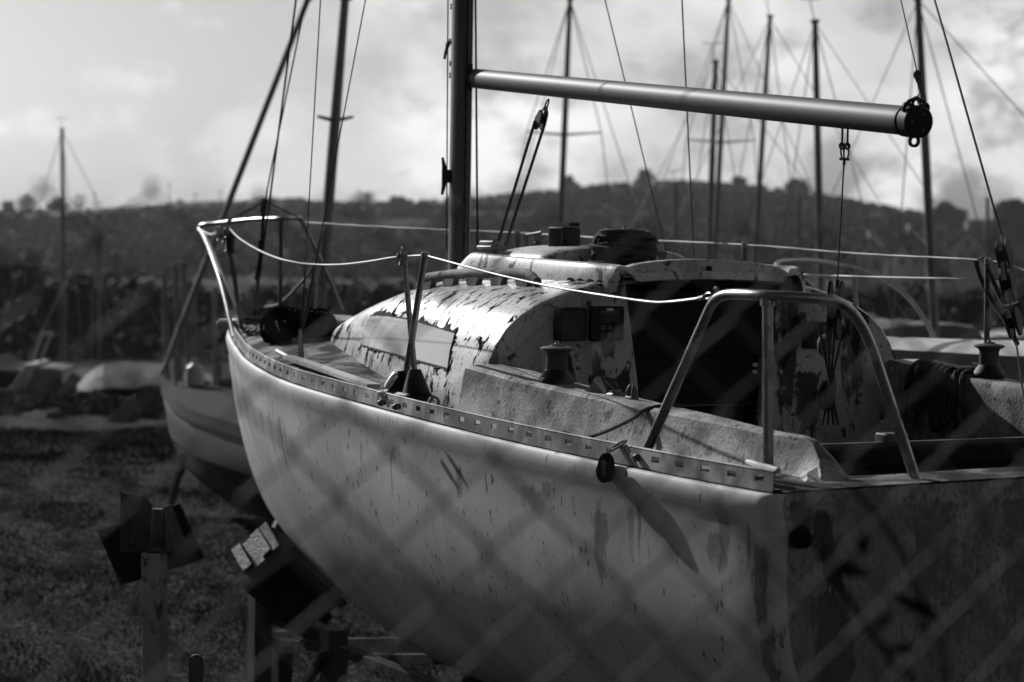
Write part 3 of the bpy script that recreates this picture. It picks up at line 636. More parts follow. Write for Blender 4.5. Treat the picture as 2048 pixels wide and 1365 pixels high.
# shrouds, forestay, backstay
for k, (p0, p1, p2, r) in enumerate(((on('b', .72, 603, 672), on('b', .72, 641, 0), Vector((MT, .55, 4.1)), .003), (on('b', .70, 606, 660), on('b', .52, 731, 0), Vector((MT, .05, 4.0)), .003))):
    wire('shroud', p0, p1, r, DWIRE); wire('shroud', p1, p2, r, DWIRE)
    a = p0; d = (p1-p0).normalized()
    mb = MB(); mb.tube([a, a+d*.06], .004, 6); mb.tube([a+d*.06, a+d*.22], .0085, 8); mb.tube([a+d*.22, a+d*.30], .005, 6); mb.build('turnbuckle', DWIRE, root, boat=True)
mb = MB(); q = on('b', .72, 603, 672); mb.prism([(q.x-.03, q.y, zd(q.x, q.y)-.01), (q.x+.03, q.y, zd(q.x, q.y)-.01), (q.x+.015, q.y, q.z+.03), (q.x-.015, q.y, q.z+.03)], (0, .006, 0)); mb.build('chainplate', BLACK, root, boat=True)
for p0, p1, r in (((1332, 500), (1210, 0), .0032), ((1387, 500), (1364, 0), .0034)):
    a = on('b', -1.0, *p0); b = on('b', -.62, *p1); low = a+(a-b)*(.45/max((b-a).z, .1)); wire('shroud', low, b, r, DWIRE)
    wire('shroud', b, Vector((MT, -.05 if p1[0] < 1300 else -.62, 4.05)), r, DWIRE)
fs0 = on('b', 0., 508, 640); fs1 = on('b', 0., 526, 415); fs2 = on('b', 0., 592, 0)
wire('forestay', fs0, fs2, .006, DWIRE, root); wire('forestay', fs2, Vector((MT+.06, 0, mtop-.2)), .006, DWIRE, root)
mb = MB()
for (x0, y0), (x1, y1), r in (((512, 600), (518, 545), .010), ((514, 560), (519, 530), .017), ((518, 535), (523, 492), .011), ((521, 505), (524, 478), .020), ((524, 480), (528, 420), .011), ((526, 425), (529, 398), .017)):
    mb.tube([on('b', 0, x0, y0), on('b', 0, x1, y1)], r, 8)
mb.build('forestay_turnbuckle', BLACK, root, boat=True)
wire('spare_halyard', on('b', 0., 530, 400), on('b', 0., 612, 0), .0045, DWIRE); wire('spare_halyard', on('b', 0., 612, 0), Vector((MT+.06, 0, mtop-.5)), .0045, DWIRE)
mb = MB(); mb.tube([on('b', .0, 530, 402), on('b', .1, 480, 430), on('b', .3, 440, 452)], .005, 6); mb.tube([on('b', .0, 530, 402), on('b', -.2, 606, 440)], .004, 6); mb.build('jib_sheet_bridle', DWIRE, root, boat=True)
bk = [to_boat(at_d(x, y, d)) for x, y, d in ((2062, 900, 7.0), (2003, 470, 7.35), (1886, 58, 7.75), (1869, 0, 7.85))]
wire('backstay', bk[1], bk[3], .0042, DWIRE, root, [bk[2]]); wire('backstay', bk[3], mtb, .0042, DWIRE)
wire('backstay', bk[0], bk[1], .0032, DWIRE)
mb = MB()
def block(mb, c, up, side, h=.09, w=.05, th=.022):   # rope block: two cheeks with a strap
    c = Vector(c); up = Vector(up).normalized(); side = Vector(side); side = (side-up*side.dot(up)).normalized(); nn = up.cross(side)
    for k in (-1, 1):
        poly = []
        for j in range(18):
            a = 2*math.pi*j/18; poly.append(c+up*(h/2)*math.cos(a)+nn*(w/2)*math.sin(a)*(1 if math.cos(a) < 0 else .8)+side*k*th/2-side*.004)
        mb.prism(poly, side*.008)
    mb.lathe(c-side*th/2, [(w*.30, 0), (w*.30, th)], 14, axis=side)
bdn = (bk[0]-bk[1]).normalized()
for f, hh in ((.10, .11), (.24, .13), (.42, .10)): block(mb, bk[1].lerp(bk[0], f), bdn, Vector((1, .4, 0)), hh, .055, .03)
mb.build('backstay_tackle', BLACK, root, boat=True)
for dx, (x0, x1) in enumerate(((951, 955), (896, 893))):
    a = on('b', -.02 if dx == 0 else .04, x0, 0); b = on('b', -.03 if dx == 0 else .04, x1, 500); wire('halyard', a+(a-b)*2.2, b, .0055 if dx == 0 else .0035, ROPEB)
mb = MB()
for sg in (1, -1): mb.tube([(MT, .04*sg, 4.1), (MT-.05, .58*sg, 4.14)], [.018, .012], 8)
mb.build('spreader', MASTM, root, boat=True)
# lifelines, stanchions and pushpit
ST_ = [on('b', -(1.17), 1975, 522), on('b', -1.0, 1489, 490), on('b', -.74, 1035, 466)]
def stanchion(top, r=.0125, dt=0, m=DULL, foot=None):
    t, b = top.x, top.y; mb = MB(); z0 = zd(t, b); f = Vector(foot) if foot else Vector((t+dt, b*1.01, z0))
    mb.tube([f, f.lerp(top, .97), top+(top-f)*.01], [r, r*.9, r*.9], 10); o = mb.build('stanchion', m, root, boat=True)
    mb = MB(); mb.lathe(f, [(.035, 0), (.035, .006), (.018, .012), (.017, .07), (.013, .072)], 14, axis=top-f); mb.build('stanchion_base', m, o, boat=True)
    mb = MB(); mb.lathe(top, [(r*1.15, -.015), (r*1.25, .0), (r*1.1, .010), (r*.4, .014)], 10); mb.build('stanchion_cap', STEEL, o, boat=True)
    return o
for p in ST_: stanchion(p)
ptop = on('b', 1.08, 850, 511); ptop2 = on('b', 1.08, 808, 513)
fbase = on('b', 1.06, 820, 792)
stanchion(ptop, .0135, m=PUSH, foot=on('b', 1.05, 806, 790)); stanchion(ptop2, .0115, m=PUSH, foot=on('b', 1.05, 833, 786))
mb = MB(); q = Vector(fbase); mb.rbox(q+Vector((0, 0, .0)), (.20, .12, .03), .03); mb.tube([q+Vector((.05, 0, .01)), q+Vector((.06, 0, .09))], [.05, .026], 10); mb.tube([q+Vector((-.05, 0, .01)), q+Vector((-.035, 0, .10))], [.055, .024], 10); mb.build('stanchion_socket', BLACK, root, boat=True)
q = on('b', 1.10, 784, 766); mb = MB(); ax_ = BR@Vector((.55, -.10, .80)).normalized(); mb.lathe(q-ax_*.03, [(.006, -.002), (.017, .002), (.021, .012), (.021, .058), (.018, .068), (.006, .072)], 20, axis=ax_); mb.lathe(q-ax_*.05, [(.03, -.01), (.03, .006), (.016, .014)], 14)
mb.build('deck_filler', mat('polished_chrome', .8, .22, 1.), root, boat=True)
q = on('b', 1.14, 868, 806); mb = MB(); mb.torus(q, .021, .006, (1, .2, 0)); mb.lathe(q+Vector((0, 0, -.03)), [(.02, 0), (.02, .006), (.008, .01)], 10); mb.build('pad_eye', STEEL, root, boat=True)
mb = MB(); qw = Vector(ptop2)+Vector((0, .012, 0)); mb.torus(qw, .034, .0042, (.35, .9, .1), 28, 8)
rot = Vector((0, 0, 1)).rotation_difference(Vector((.35, .9, .1)).normalized()).to_matrix()
for k in range(6): mb.tube([qw, qw+rot@Vector((.034*math.cos(k*math.pi/3), .034*math.sin(k*math.pi/3), 0))], .0028, 6)
mb.lathe(qw, [(.010, -.012), (.010, .014), (.004, .018)], 12, axis=(.35, .9, .1)); mb.build('sheave_wheel', DULL, root, boat=True)
def rope(pts, r, name, m, par=root, n=6, k=6):
    mb = MB(); mb.tube(spline(pts, k), r, n); return mb.build(name, m, par, boat=True)
def ll(p0, p1, pixs):                            # lifeline through pixels, b running from p0 to p1
    out = []
    x0, x1 = pixs[0][0], pixs[-1][0]
    for i, (x, y) in enumerate(pixs):
        f = i/(len(pixs)-1); out.append(on('b', p0+(p1-p0)*f, x, y))
    return out
rope(ll(.40, 1.08, [(460, 458), (480, 478), (520, 502), (560, 518), (598, 526), (640, 530), (690, 529), (740, 523), (790, 515), (850, 511)]), .0042, 'lifeline', WIRE)
rope(ll(1.08, 1.19, [(850, 511), (920, 530), (1000, 551), (1100, 573), (1200, 590), (1300, 604), (1340, 604), (1400, 597)]), .0040, 'lifeline', WIRE)
mb = MB(); a = on('b', 1.19, 1396, 598); b = on('b', 1.2, 1432, 588); mb.tube([a, a.lerp(b, .35)], .007, 8); link(mb, a.lerp(b, .35), a.lerp(b, .75), .008, .0028, (0, 0, 1)); mb.torus(b+Vector((0, 0, .004)), .014, .0045, (.3, 1, 0)); mb.build('lifeline_shackle', STEEL, root, boat=True)
rope([on('b', -.34, 606, 445), on('b', -.52, 800, 456), ST_[2], on('b', -.86, 1230, 478), ST_[1], on('b', -1.10, 1720, 508), ST_[0], on('b', -1.2, 2048, 541), on('b', -1.2, 2110, 552)], .0048, 'lifeline', WIRE)
rope([on('b', -1.06, 1608, 550), on('b', -1.12, 1800, 556), on('b', -1.2, 2030, 559)], .0055, 'lifeline', WIRE)
PP = [on('b', 1.16, 1292, 905), on('b', 1.19, 1418, 622), on('b', 1.2, 1432, 600), on('b', 1.2, 1462, 589), on('b', 1.2, 1535, 592), on('t', .07, 1640, 598), on('t', .06, 1688, 612), on('t', .06, 1722, 650), on('t', .06, 1745, 700), on('t', .06, 1832, 962)]
pp = [PP[0], PP[0].lerp(PP[1], .5)]+spline(PP[1:9], 5)+[PP[8].lerp(PP[9], .5), PP[9]]
mb = MB(); mb.tube(pp, .0158, 14); mb.tube([on('b', 1.19, 1537, 960), on('b', 1.195, 1535, 594)], .0155, 12)
for f in (PP[0], on('b', 1.19, 1537, 952), PP[9]): mb.lathe(Vector((f.x, f.y, f.z-.004)), [(.04, 0), (.04, .006), (.02, .012)], 16)
mb.lathe(on('b', 1.195, 1535, 604), [(.021, -.012), (.021, .012), (.017, .016)], 14)
push = mb.build('pushpit', PUSH, root, boat=True)
sp = [Vector((p.x, -p.y, p.z)) for p in pp]
mb = MB(); mb.tube(sp, .0158, 10); mb.tube([(.13, -1.2, .02), (.13, -1.2, .54)], .015, 8); mb.build('pushpit', DULL, root, boat=True)
# transom fittings
q = on('t', -.02, 1602, 1075); mb = MB(); tt = -.085*(1-(1-(1.27-q.y)/1.27)**2)
qc = Vector((tt-.002, q.y, q.z))
mb.lathe(qc, [(.032, 0), (.031, .012), (.025, .02), (.024, .035), (.018, .035), (.017, .005)], 20, axis=(-1, .1, -.15)); mb.build('exhaust_outlet', SOOT, root, boat=True)
mb = MB(); hb0 = on('t', -.075, 1990, 1165); 
poly = [Vector((-.085*(1-(b/1.27)**2)-.004, b, z)) for b, z in ((.40, hb0.z), (.36, hb0.z+.02), (-.36, hb0.z+.02), (-.40, hb0.z), (-.33, hb0.z-.27), (-.28, hb0.z-.30), (.28, hb0.z-.30), (.33, hb0.z-.27))]
mb.prism(poly, (-.02, 0, 0)); mb.build('transom_hatch', BLACK, root, boat=True, bevel=.006)
for px, py in ((770, 805), (800, 813), (1283, 914)):
    mb = MB(); q = on('b', 1.245, px, py); mb.lathe(q, [(.010, 0), (.012, .02), (.006, .03)], 10, axis=(0, 1, -.1)); mb.build('rail_bolt', DULL, root, boat=True)
# ------------------------------------------------------------------ loose things on the boat
def top(mb, name, m, label, cat, group=None, ang=50): return tag(mb.build(name, m, None, boat=True, ang=ang), label, cat, group)
mb = MB(); c = WCC; pts = []                      # rope wound round the roof winch
for i in range(20):
    h = .012+.125*((i*7) % 20)/20; r0 = .122-.42*max(0, h-.03)*.9+random.uniform(-.012, .008); tx, ty = random.uniform(-.22, .22), random.uniform(-.22, .22); ox, oy = random.uniform(-.012, .012), random.uniform(-.012, .012)
    for k in range(22):
        a = 2*math.pi*k/22; x, y = r0*math.cos(a)+ox, r0*1.1*math.sin(a)+oy; pts.append(c+Vector((x, y, max(.008, h+tx*x+ty*y))))
mb.tube(pts, .0095, 6)
for k in range(8):
    a = random.uniform(0, 6.28); p = c+Vector((.085*math.cos(a), .095*math.sin(a), .05))
    mb.tube(spline([p, p+Vector((.03*math.cos(a), .03*math.sin(a), .03)), p+Vector((.02*math.cos(a+1), .03*math.sin(a+1), .07)), p+Vector((-.02*math.cos(a), -.02*math.sin(a), .045))], 4), .0075, 6)
top(mb, 'rope_coil', ROPEB, 'black rope wound in a fat coil round the cabin roof winch', 'rope')
mb = MB()                                         # rope hung over the starboard coaming
for k in range(7):
    x = 1838+13*k+random.uniform(-4, 4); p = on('b', -.90, x, 735+3*k); z0 = p.z+.012
    t = p.x; d = random.uniform(.16, .27); sw = random.uniform(-.05, .05)
    mb.tube(spline([Vector((t+.05, -1.02, z0-.06)), Vector((t+.03, -.97, z0+.004)), Vector((t, -.90, z0+.008)), Vector((t-.02, -.845, z0-.03)), Vector((t-.03+sw, -.83, z0-d*.6)), Vector((t-.05+sw, -.82, z0-d)), Vector((t-.10+sw, -.825, z0-d*.9)), Vector((t-.10, -.83, z0-d*.4)), Vector((t-.07, -.86, z0+.003)), Vector((t-.06, -.95, z0+.004))], 5), .011, 7)
p = on('b', -.9, 1935, 748); mb.tube(spline([Vector((p.x+.2, -.9, p.z+.035)), Vector((p.x+.05, -.9, p.z+.02)), Vector((p.x-.05, -.92, p.z+.03)), Vector((wsb.x+.06, wsb.y+.03, wsb.z+.05))], 5), .010, 7)
top(mb, 'rope_hank', ROPEB, 'thick black rope slung over the far cockpit coaming', 'rope')
mb = MB(); p = [on('b', -1.17, x, y) for x, y in ((1952, 524), (1962, 560), (1985, 605), (2010, 640), (2035, 690))]; mb.tube(spline(p, 5), .010, 6)
p = [on('b', -1.17, x, y) for x, y in ((1952, 524), (1966, 518), (1976, 540), (1998, 590), (2012, 612), (2040, 606))]; mb.tube(spline(p, 5), .010, 6)
top(mb, 'rope_loop', ROPEB, 'black rope looped over the far stanchion beside the backstay', 'rope')
mb = MB(); p = [on('b', 1.21, 1128, 880), on('b', 1.2, 1128, 866), on('b', 1.13, 1150, 874), on('b', 1.11, 1175, 875), on('b', 1.08, 1215, 862), on('b', 1.03, 1262, 840), on('b', .985, 1295, 818), on('b', .93, 1335, 811), on('b', .87, 1360, 812)]; mb.tube(spline(p, 6), .006, 6)
top(mb, 'loose_line', ROPEB, 'thin black line draped from the toe rail over the near coaming', 'rope')
mb = MB(); q = on('b', 1.30, 1212, 936); block(mb, q, Vector((.0, -.02, 1)), Vector((-.7, .8, 0)), .093, .056, .028)
link(mb, q+Vector((0, -.02, .055)), q+Vector((-.02, -.06, .085)), .012, .0035, (1, 0, 0)); link(mb, q+Vector((.01, -.015, .05)), q+Vector((.01, -.06, .075)), .008, .003, (1, 0, 0))
bl = top(mb, 'pulley_block', BLACK, 'black oval pulley block hanging from the toe rail on a shackle', 'pulley')
mb = MB(); q2 = q+Vector((-.014, .016, 0)); mb.rbox(q2, (.012, .05, .004), .004, Matrix(((.75, 0, -.66), (.66, 0, .75), (0, 1, 0)))); mb.build('strap', STEEL, bl, boat=True)
# mainsheet tackle
ms = [on('b', .33, 1690, 268), on('b', .33, 1688, 325), on('b', .32, 1675, 560), on('b', .30, 1668, 650), on('b', .28, 1660, 850)]
mr = thing('mainsheet_tackle', 'black mainsheet tackle hanging under the aft end of the boom', 'tackle', BM@Matrix.Translation(ms[4]))
mb = MB()
for k in (-1, 1): mb.tube([ms[0]+Vector((0, .011*k, .02)), ms[0]+Vector((0, .011*k, -.035))], .004, 6); mb.torus(ms[0]+Vector((0, .011*k, -.04)), .009, .004, (1, 0, 0))
link(mb, ms[0]+Vector((0, -.008, -.035)), ms[0]+Vector((0, -.006, -.085)), .010, .003, (0, 1, 0)); link(mb, ms[0]+Vector((0, .012, -.035)), ms[0]+Vector((0, .006, -.085)), .006, .003, (0, 1, 0))
mb.tube([ms[0]+Vector((0, -.018, -.083)), ms[0]+Vector((0, .018, -.083))], .005, 6); mb.tube([ms[0]+Vector((0, 0, -.085)), ms[1]+Vector((0, 0, -.01))], .005, 6); mb.build('shackle', DULL, mr, boat=True)
wire('wire_strop', ms[1], ms[2], .0028, DWIRE, mr)
mb = MB(); mb.tube([ms[2], ms[2]+Vector((0, 0, -.03))], .007, 6); block(mb, ms[3].lerp(ms[2], .55), (0, 0, 1), (.8, .5, 0), .13, .05, .04); block(mb, ms[3].lerp(ms[2], .05), (0, 0, 1), (.8, .5, 0), .12, .05, .03)
mb.build('pulley_block', BLACK, mr, boat=True); mb = MB(); mb.lathe(on('b', .27, 1655, 790), [(.018, -.014), (.055, -.014), (.055, -.006), (.045, 0), (.055, .006), (.055, .014), (.018, .014)], 22, axis=(.85, .6, .1)); mb.build('sheave', BLACK, mr, boat=True)
mb = MB()
for k, dx in enumerate((-10, -3, 4, 10)): mb.tube([ms[3]+Vector((.01*k, .004*dx, 0)), on('b', .28, 1660+dx*1.6, 850)], .0048, 6)
mb.build('fall_line', ROPEB, mr, boat=True)
mb = MB(); q = on('b', .25, 1652, 690); mb.lathe(q, [(.004, .035), (.022, .03), (.030, .01), (.030, -.02), (.02, -.035)], 16, axis=(-.3, .3, 1)); mb.tube([q+Vector((0, 0, -.03)), q+Vector((-.01, -.02, -.09)), q+Vector((-.015, -.03, -.14))], [.016, .01, .006], 8); mb.build('float', GREYP, mr, boat=True)
# vang
v0 = g0+bd*((Vector(to_boat(at_d(1098, 190, 9.9)))-g0).dot(bd)); vt = [to_boat(at_d(1097, 203, 9.93)), to_boat(at_d(1082, 240, 10.0)), to_boat(at_d(984, 500, 10.45)), to_boat(at_d(1000, 500, 10.45))]
vr = thing('boom_vang', 'double line vang running from under the boom down to the mast foot', 'tackle', BM@Matrix.Translation(vt[2]))
mb = MB(); link(mb, vt[0]+Vector((0, 0, .008)), vt[0].lerp(vt[1], .5), .014, .004, bd); link(mb, vt[0].lerp(vt[1], .3), vt[0].lerp(vt[1], .75), .010, .0038, bs); mb.build('shackle', DULL, vr, boat=True)
mb = MB(); block(mb, vt[1], vt[0]-vt[2], bs, .10, .06, .026); mb.build('pulley_block', BLACK, vr, boat=True)
mb = MB(); q = to_boat(at_d(1070, 243, 10.0)); q2 = to_boat(at_d(1089, 250, 10.0)); e = Vector((0, 0, -.06)); mb.tube([q, vt[2]+e], .0075, 6); mb.tube([q2, vt[3]+e], .0075, 6); mb.build('line', ROPEB, vr, boat=True)
# bundle of net on the foredeck
mb = MB(); c = Vector((5.22, .37, 0)); c = Vector((c.x, c.y, zd(c.x, c.y))); pts = []
for k in range(420):
    a = k*.52; h = .5+.5*math.sin(k*.053)
    rr_ = (.055+.045*h)*(1+.25*math.sin(k*.7)); L_ = .15*math.sin(k*.041)+.02*math.sin(k*.37)
    pts.append(c+Vector((-L_*.45+rr_*.5*math.cos(a), -L_*.55+rr_*.65*math.cos(a), .062+rr_*.72*math.sin(a)+.012*math.sin(k*1.3))))
mb.tube(pts, .010, 6)
for k in range(420):
    p = random.choice(pts); d = Vector((random.gauss(0, 1), random.gauss(0, 1), random.gauss(.3, 1))).normalized()*random.uniform(.015, .05)
    mb.tube([p, p+d*.5+Vector((0, 0, .01)), p+d], .0016, 3)
top(mb, 'net_bundle', NET, 'dark shaggy bundle of old net lying on the foredeck', 'net')
mb = MB(); p = [Vector((7.0, .01, .235)), Vector((6.9, .03, .25))]+[Vector((t, Bt(t)-o, zs(t)+.07)) for t, o in ((6.75, .05), (6.5, .05), (6.25, .055), (6.0, .07), (5.85, .12), (5.75, .2))]
for ph in (0, math.pi):
    mb.tube([v+Vector((0, .008*math.cos(k*.55+ph), .008*math.sin(k*.55+ph))) for k, v in enumerate(spline(p, 14))], .010, 6)
top(mb, 'mooring_rope', ROPEG, 'pale twisted rope lying along the bow toe rail', 'rope')
mb = MB(); p = [on('b', -.40, x, y) for x, y in ((655, 450), (640, 480), (635, 512), (620, 545), (590, 580), (560, 608), (530, 615))]; mb.tube(spline(p, 6), .010, 6); p = [on('b', -.42, x, y) for x, y in ((655, 450), (650, 520), (640, 580), (630, 622), (600, 628), (560, 618))]; mb.tube(spline(p, 6), .010, 6)
top(mb, 'hanging_rope', ROPEG, 'grey rope hung from the far side of the bow pulpit down to the foredeck', 'rope')
mb = MB(); q = on('b', .32, 460, 485)
mb.lathe(q+Vector((0, 0, -.055)), [(.030, 0), (.032, .008), (.024, .015), (.024, .075), (.032, .08), (.018, .10), (.006, .105)], 12); mb.torus(q+Vector((0, 0, .06)), .02, .003, (.4, 1, 0)); mb.tube([q+Vector((0, 0, .08)), q+Vector((0, .01, .13))], .003, 5)
top(mb, 'lantern', BLACK, 'small dark lantern hanging from the bow pulpit', 'lantern')
mb = MB(); a = on('b', .92, 612, 730); b = on('b', .98, 742, 772)
a = Vector((4.45, .76, zd(4.45, .76)+.02)); b = Vector((3.15, .965, zd(3.15, .965)+.02)); d = (b-a); s = Vector((d.y, -d.x, 0)).normalized()*.028
mb.prism([a+s, b+s, b-s, a-s], (0, 0, .016)); top(mb, 'batten', mat('bleached_batten', .45, .7, layers=[(12, (2, 2, 2), 5, .5, .7, .15, .7, 0)]), 'pale wooden batten lying on the side deck inside the toe rail', 'batten')
# ------------------------------------------------------------------ ground, hill, sky
def sst(a, b, x):
    u = min(1, max(0, (x-a)/(b-a))); return u*u*(3-2*u)
def gz(x, y):
    z = 1.5*(1-sst(2.6, 6.5, y))-2.5*sst(32, 84, y)-5.0*sst(84, 210, y)
    if 6 < y < 80: z += .05*math.sin(x*.9+1)*math.sin(y*.55)+.03*math.sin(x*2.3)*math.sin(y*1.9+.5)
    return z
GR = mat('rough_turf', .019, .95, spec=.05, layers=[(1.1, (1, 1, 1), 8, .42, .62, .028, .9, .3), (14, (1, 1, 1), 8, .5, .66, .10, .7, .2), (45, (1, 1, 1), 5, .55, .68, .015, .7, 0)], bump=(20, .8, .05))
ys = sorted(set([-30, -10, -4]+list(np.arange(-2, 8, .4))+list(np.arange(8, 34, .5))+list(np.arange(34, 90, 3))+list(np.arange(90, 260, 12))+[300, 400, 600, 900, 1400, 2200]))
xs = sorted(set([-1500, -800, -400, -200, -100, -60, -40]+list(np.arange(-30, -8, 2.))+list(np.arange(-8, 8, .5))+list(np.arange(8, 31, 2.))+[40, 60, 100, 200, 400, 800, 1500]))
mb = MB(); mb.grid([[(float(x), float(y), gz(x, y)) for x in xs] for y in ys]); g = mb.build('ground', GR, None, ang=80); tag(g, kind='structure')
RID = cr([(-900, 445), (-300, 440), (0, 432), (120, 424), (260, 415), (480, 402), (600, 404), (700, 411), (840, 408), (900, 402), (1000, 396), (1120, 384), (1250, 372), (1340, 368), (1440, 374), (1560, 388), (1650, 404), (1760, 428), (1900, 446), (2100, 446), (2400, 440), (3200, 440)])
RY = 800.
def hz(x, y):
    px = 1024+FPX*x/RY; top = EYE+(HOR-RID(px))/FPX*RY
    if y <= RY: return -7.6+(top+7.6)*sst(360, RY, y)**.9
    return top-14*sst(RY, 1250, y)
HM = mat('hill_pasture', .028, .95, spec=.1, layers=[(.012, (1, .35, 1), 3, .42, .55, .016, .95, .6), (.07, (1, .5, 1), 6, .5, .7, .012, .8, .4)])
mb = MB(); mb.grid([[(float(x), float(y), hz(x, y)) for x in np.linspace(-420, 420, 150)] for y in list(np.linspace(350, 800, 40))+[860, 950, 1100, 1260]]); h = mb.build('hill', HM, None, ang=80); tag(h, kind='structure')
LEAF = mat('dark_foliage', .020, .9, spec=.15, layers=[(.05, (1, 1, 1), 4, .4, .65, .011, .9, 0)]); LEAFL = mat('olive_foliage', .026, .9, spec=.15, layers=[(.15, (1, 1, 1), 4, .4, .62, .010, .9, 0)])
BARK = mat('bark', .05, .9)
def cards(cent, rad, n, size, rng, flat=1.):
    """n leaf-clump faces spread through lumps of the given radii"""
    cent = np.asarray(cent, float); rad = np.asarray(rad, float)
    d = rng.normal(size=(n, 3)); d /= np.linalg.norm(d, axis=1)[:, None]
    r = rng.random(n)**.45; i = rng.integers(0, len(cent), n)
    c = cent[i]+d*(r*rad[i])[:, None]*np.array([1, 1, flat])
    nrm = d+rng.normal(size=(n, 3))*.7+np.array([0, 0, .3]); nrm /= np.linalg.norm(nrm, axis=1)[:, None]
    u = np.cross(nrm, rng.normal(size=(n, 3))); u /= np.linalg.norm(u, axis=1)[:, None]; w = np.cross(nrm, u)
    s = size*rng.uniform(.5, 1.3, n)[:, None]
    v = np.stack([c-u*s, c-w*s*.6+u*s*.2, c+u*s, c+w*s*.6-u*s*.1], 1).reshape(-1, 3)
    return v
def card_obj(name, v, m, parent=None):
    n = len(v)//4; me = bpy.data.meshes.new(name)
    o = bpy.data.objects.new(name, me); COL.objects.link(o)
    if parent is not None: v = v-np.array(frame_of(parent).translation); o.parent = parent; MW[o.name] = frame_of(parent)
    else: MW[o.name] = Matrix.Identity(4)
    me.vertices.add(4*n); me.loops.add(4*n); me.polygons.add(n)
    me.vertices.foreach_set('co', v.astype(np.float32).ravel()); me.loops.foreach_set('vertex_index', np.arange(4*n, dtype=np.int32))
    me.polygons.foreach_set('loop_start', np.arange(0, 4*n, 4, dtype=np.int32)); me.update(calc_edges=True); me.materials.append(m); return o
rng = np.random.default_rng(3)
def tree(px, py_top, py_base, depth, wpx, label, n=900, bare=False, group='trees on the hill ridge', m=None):
    b = at_d(px, py_base+6, depth); t = at_d(px, py_top, depth); H = (t-b).length; W = wpx*depth/FPX/2
    root_ = thing('tree', label, 'tree', b-Vector((0, 0, .4)), group)
    mb = MB(); lean = Vector((rng.normal()*.05, 0, 0)); tops = []
    mb.tube([b-Vector((0, 0, .5)), b+Vector((0, 0, H*.25))+lean*H, b+Vector((0, 0, H*.6))+lean*H*2], [H*.05, H*.035, H*.015], 7)
    for k in range(10 if bare else 7):
        a = rng.uniform(0, 6.28); h0 = rng.uniform(.18, .5)*H; e = b+Vector((W*.75*math.cos(a), W*.6*math.sin(a), H*rng.uniform(.5, .92))); s0 = b+Vector((0, 0, h0))
        mb.tube([s0, s0.lerp(e, .5)+Vector((0, 0, .06*H)), e], [H*.02, H*.012, H*.004], 5); tops.append(e)
        if bare:
            for j in range(4):
                e2 = e+Vector((rng.normal()*W*.25, rng.normal()*W*.2, abs(rng.normal())*H*.12)); mb.tube([s0.lerp(e, .6), e2], [H*.008, H*.003], 4)
    mb.build('trunk', BARK, root_)
    cen = []; rad = []
    for k in range(16):
        a = rng.uniform(0, 6.28); r = rng.random()**.6; z = rng.uniform(.30, .92); wf = math.sin(math.pi*min(1, max(.12, (z-.12)/.88)))**.6
        cen.append((b.x+W*.78*r*math.cos(a)*wf, b.y+W*.7*r*math.sin(a)*wf, b.z+H*z)); rad.append(W*rng.uniform(.22, .42))
    card_obj('crown', cards(cen, rad, n*3 if not bare else n, W*(.11 if not bare else .07), rng), m or LEAF, root_)
for a in ((20, 404, 436, 800, 40, 'small round dark tree at the far left end of the ridge'), (57, 388, 436, 800, 50, 'thin sparse tree on the ridge left of the lone mast', 700, True), (112, 402, 434, 800, 56, 'low dark bush on the ridge just behind the lone left mast'),
          (160, 390, 425, 815, 44, 'faint bare tree on the ridge right of the lone mast', 260, True), (730, 382, 414, 800, 52, 'loose spreading tree on the low part of the ridge left of the mast', 700, True), (800, 396, 412, 800, 50, 'low scrubby bush on the ridge left of the mast'),
          (1140, 354, 390, 800, 46, 'rounded tree on the ridge beside the mast with wide spreaders'), (1288, 342, 378, 800, 48, 'compact dark tree standing on the top of the ridge'), (1480, 354, 388, 800, 46, 'round tree on the ridge directly above the companionway'),
          (1590, 362, 410, 790, 64, 'broad dark tree on the right shoulder of the ridge', 1500), (1895, 410, 475, 560, 84, 'large dark rounded tree low on the right of the hill', 1800), (2025, 404, 520, 480, 130, 'big leafy tree at the right edge of the picture', 2600), (1400, 366, 382, 800, 34, 'small low bush on the ridge behind the masts'), (520, 398, 412, 800, 30, 'small bush on the ridge beside the forestay'), (360, 400, 418, 800, 26, 'tiny bush on the ridge above the pale field')):
    tree(*a)
# poles on the ridge
for x, y0, l in ((190, 384, 'thin telegraph pole above the pale field, leftmost on the ridge'), (338, 365, 'tallest thin pole on the ridge above the pale field'), (391, 385, 'short thin pole just right of the tallest ridge pole'), (441, 380, 'thin pole on the ridge nearest the forestay')):
    b = at_d(x, 415, 800); t = at_d(x, y0, 800); mb = MB(); mb.tube([b-Vector((0, 0, 3)), t], [.22, .16], 6); mb.box(t-Vector((0, 0, .7)), (1.6, .2, .2)); tag(mb.build('telegraph_pole', BARK, None), l, 'pole', 'telegraph poles on the ridge')
